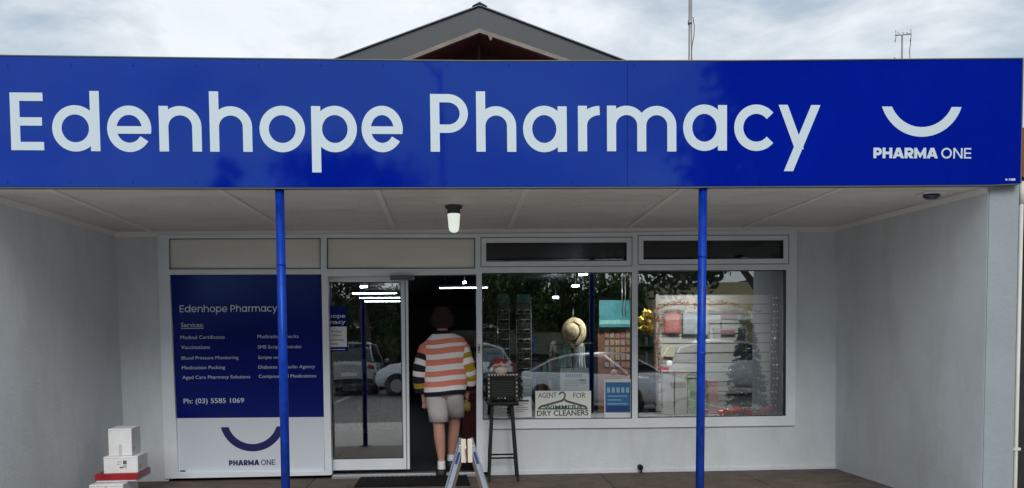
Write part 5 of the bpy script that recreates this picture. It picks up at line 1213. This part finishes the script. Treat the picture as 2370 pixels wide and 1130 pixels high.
# subdivide rings for soft folds
rg2 = []; mi2 = []
for j in range(len(rg)-1):
    rg2.append(rg[j]); mi2.append(mis[j]); mid = [a_.lerp(b_, .5)+Vector((0, -.003+.006*noise.noise(a_*14), 0)) for a_, b_ in zip(rg[j], rg[j+1])]; rg2.append(mid); mi2.append(mis[j])
rg2.append(rg[-1]); mb.loft(rg2, mi2, True, True)
def sleeve(pts, rads, cuts, ms_):
    """tube resampled so that colour bands fall at the picture heights in cuts (pairs of fractions)"""
    n = 26; P2 = []; Rr = []
    tot = [0]
    for a_, b_ in zip(pts, pts[1:]): tot.append(tot[-1]+(b_-a_).length)
    fr_ = sorted(set([c_ for c_ in cuts]+[0, 1]+[i/12 for i in range(13)]))
    for f in fr_:
        d = f*tot[-1]; 
        for i in range(len(pts)-1):
            if d <= tot[i+1]+1e-9: t = (d-tot[i])/(tot[i+1]-tot[i]); P2.append(pts[i].lerp(pts[i+1], t)); Rr.append(rads[i]*(1-t)+rads[i+1]*t); break
    o_ = len(mb.mi); seg = 18; before = len(mb.f); mb.tube(P2, [r_*(1+.05*math.sin(i*2.1)) for i, r_ in enumerate(Rr)], seg)
    for i in range(len(P2)-1):
        fm_ = (fr_[i]+fr_[i+1])/2; m_ = ms_[-1]
        for c_, mm in zip(cuts, ms_):
            if fm_ < c_: m_ = mm; break
        for q_ in range(seg): mb.mi[before+i*seg+q_] = m_
    mb.mi[-1] = ms_[-1]
def fr_y(y, y0, y1): return (y-y0)/(y1-y0)
cl = [fr_y(v, 786, 909) for v in (800, 821, 834, 846, 859, 871, 884, 896)]
sleeve([P(1004, 797, Y0+.04), P(987, 808, Y0+.03), P(973.5, 845, Y0-.0), P(970, 880, Y0+.01), P(973, 909, Y0+.04)], [.070, .080, .072, .070, .054], cl, [1, 0, 2, 1, 2, 1, 2, 3, 2])
cr_ = [fr_y(v, 786, 900) for v in (800, 806, 817, 828.5, 841, 853, 864, 876, 888)]
sleeve([P(1054, 797, Y0+.04), P(1070, 808, Y0+.03), P(1083, 845, Y0+.0), P(1089, 875, Y0+.05), P(1087, 900, Y0+.10)], [.070, .078, .070, .065, .052], cr_, [1, 0, 1, 3, 1, 3, 1, 3, 1, 2])
ju = mb.build('jumper', KN, person)
rb = MB(); c = P(1025, 768, Y0+.045); rb.loft([ell(c+Vector((0,0,-.012)), .088, .066, 28), ell(c, .082, .062, 28), ell(c+Vector((0,0,.012)), .074, .056, 28), ell(c+Vector((0,0,.0)), .066, .05, 28)], 0, True, False); rb.build('neckband', NKNIT, person)
# shorts
SH = mat('pale_grey_shorts', (.58,.55,.54), .85, var=.06, vscale=14, bump=.5, bscale=60)
mb = MB()
def legtube(cs): mb.loft([ell(P(x, y, Yc), rx, ry, 28, 2.3) for x, y, Yc, rx, ry in cs])
legtube([(1010,901,Y0+.035,.085,.105),(1009,915,Y0+.035,.108,.12),(1011,935,Y0+.03,.110,.115),(1014,955,Y0+.025,.103,.105),(1016,976,Y0+.015,.098,.10)])
legtube([(1047,901,Y0+.04,.085,.105),(1048,915,Y0+.05,.108,.118),(1051,935,Y0+.10,.105,.11),(1053,950,Y0+.15,.100,.10),(1053,966,Y0+.20,.095,.097)])
mb.loft([ell(P(1028, 899, Y0+.04), .172, .112, 28, 2.4), ell(P(1028, 912, Y0+.04), .178, .118, 28, 2.4), ell(P(1029, 922, Y0+.05), .09, .09, 28, 2.4), ell(P(1029, 930, Y0+.06), .04, .05, 28, 2.4)])
mb.build('shorts', SH, person)
M_SOCK = mat('white_sock', (.75,.75,.76), .9, bump=.4, bscale=150); M_SHOE = mat('black_shoe', (.012,.012,.014), .45)
for (xa, ya, YY, xh, yh) in ((1021.5, 1067, Y0-.042, 1022, 1086), (1044, 1052, Y0+.252, 1043.5, 1066)):
    a = P(xa, ya, YY); b = P(xh, yh, YY-.008)
    MB().loft([ell(a, .040, .042, 20), ell(a.lerp(b, .35), .038, .041, 20), ell(a.lerp(b, .8), .040, .047, 20), ell(b, .043, .054, 20)]).build('sock', M_SOCK, person)
def shoe(x, ybot, Yh, lift):
    b = P(x, ybot, Yh); z0_ = b.z; pts = []
    mb = MB(); rg = []
    for t, wd, h_ in ((0,.030,.050),(.03,.041,.082),(.09,.044,.088),(.15,.046,.070),(.21,.050,.055),(.25,.044,.045),(.275,.025,.03)):
        zz_ = z0_-lift*t; wd *= 1.22; h_ *= 1.15; rg.append([Vector((b.x+wd*cx_*1.0, b.y-.03+t, zz_+h_*cz_)) for cx_, cz_ in ((-1,.02),(-1.05,.3),(-.85,.8),(-.4,1),(.4,1),(.85,.8),(1.05,.3),(1,.02),(.5,0),(-.5,0))])
    mb.loft(rg); o = mb.build('shoe', M_SHOE, person); o.modifiers.new('s', 'SUBSURF').render_levels = 1
    return o
shoe(1021, 1103, Y0-.06, 0); shoe(1043, 1083, Y0+.24, .05)
# carried purse in the far hand
pb2 = P(1079, 938, Y0+.12); purse = thing('purse', pb2, 'small dark and mustard purse held in the right hand', 'purse')
mb = MB(); mb.loft([ell(pb2+Vector((0,0,-.06)), .040, .02, 18, 3), ell(pb2+Vector((0,0,-.02)), .048, .028, 18, 3), ell(pb2+Vector((0,0,.02)), .045, .024, 18, 3), ell(pb2+Vector((0,0,.035)), .040, .012, 18, 3)]); mb.build('purse_body', mat('purse_mustard', (.22,.16,.03), .6), purse)
MB().tube([pb2+Vector((-.04,0,.03)), pb2+Vector((-.01,0,.075)), pb2+Vector((.04,0,.03))], .006, 6).build('strap', M_BLACK, purse)
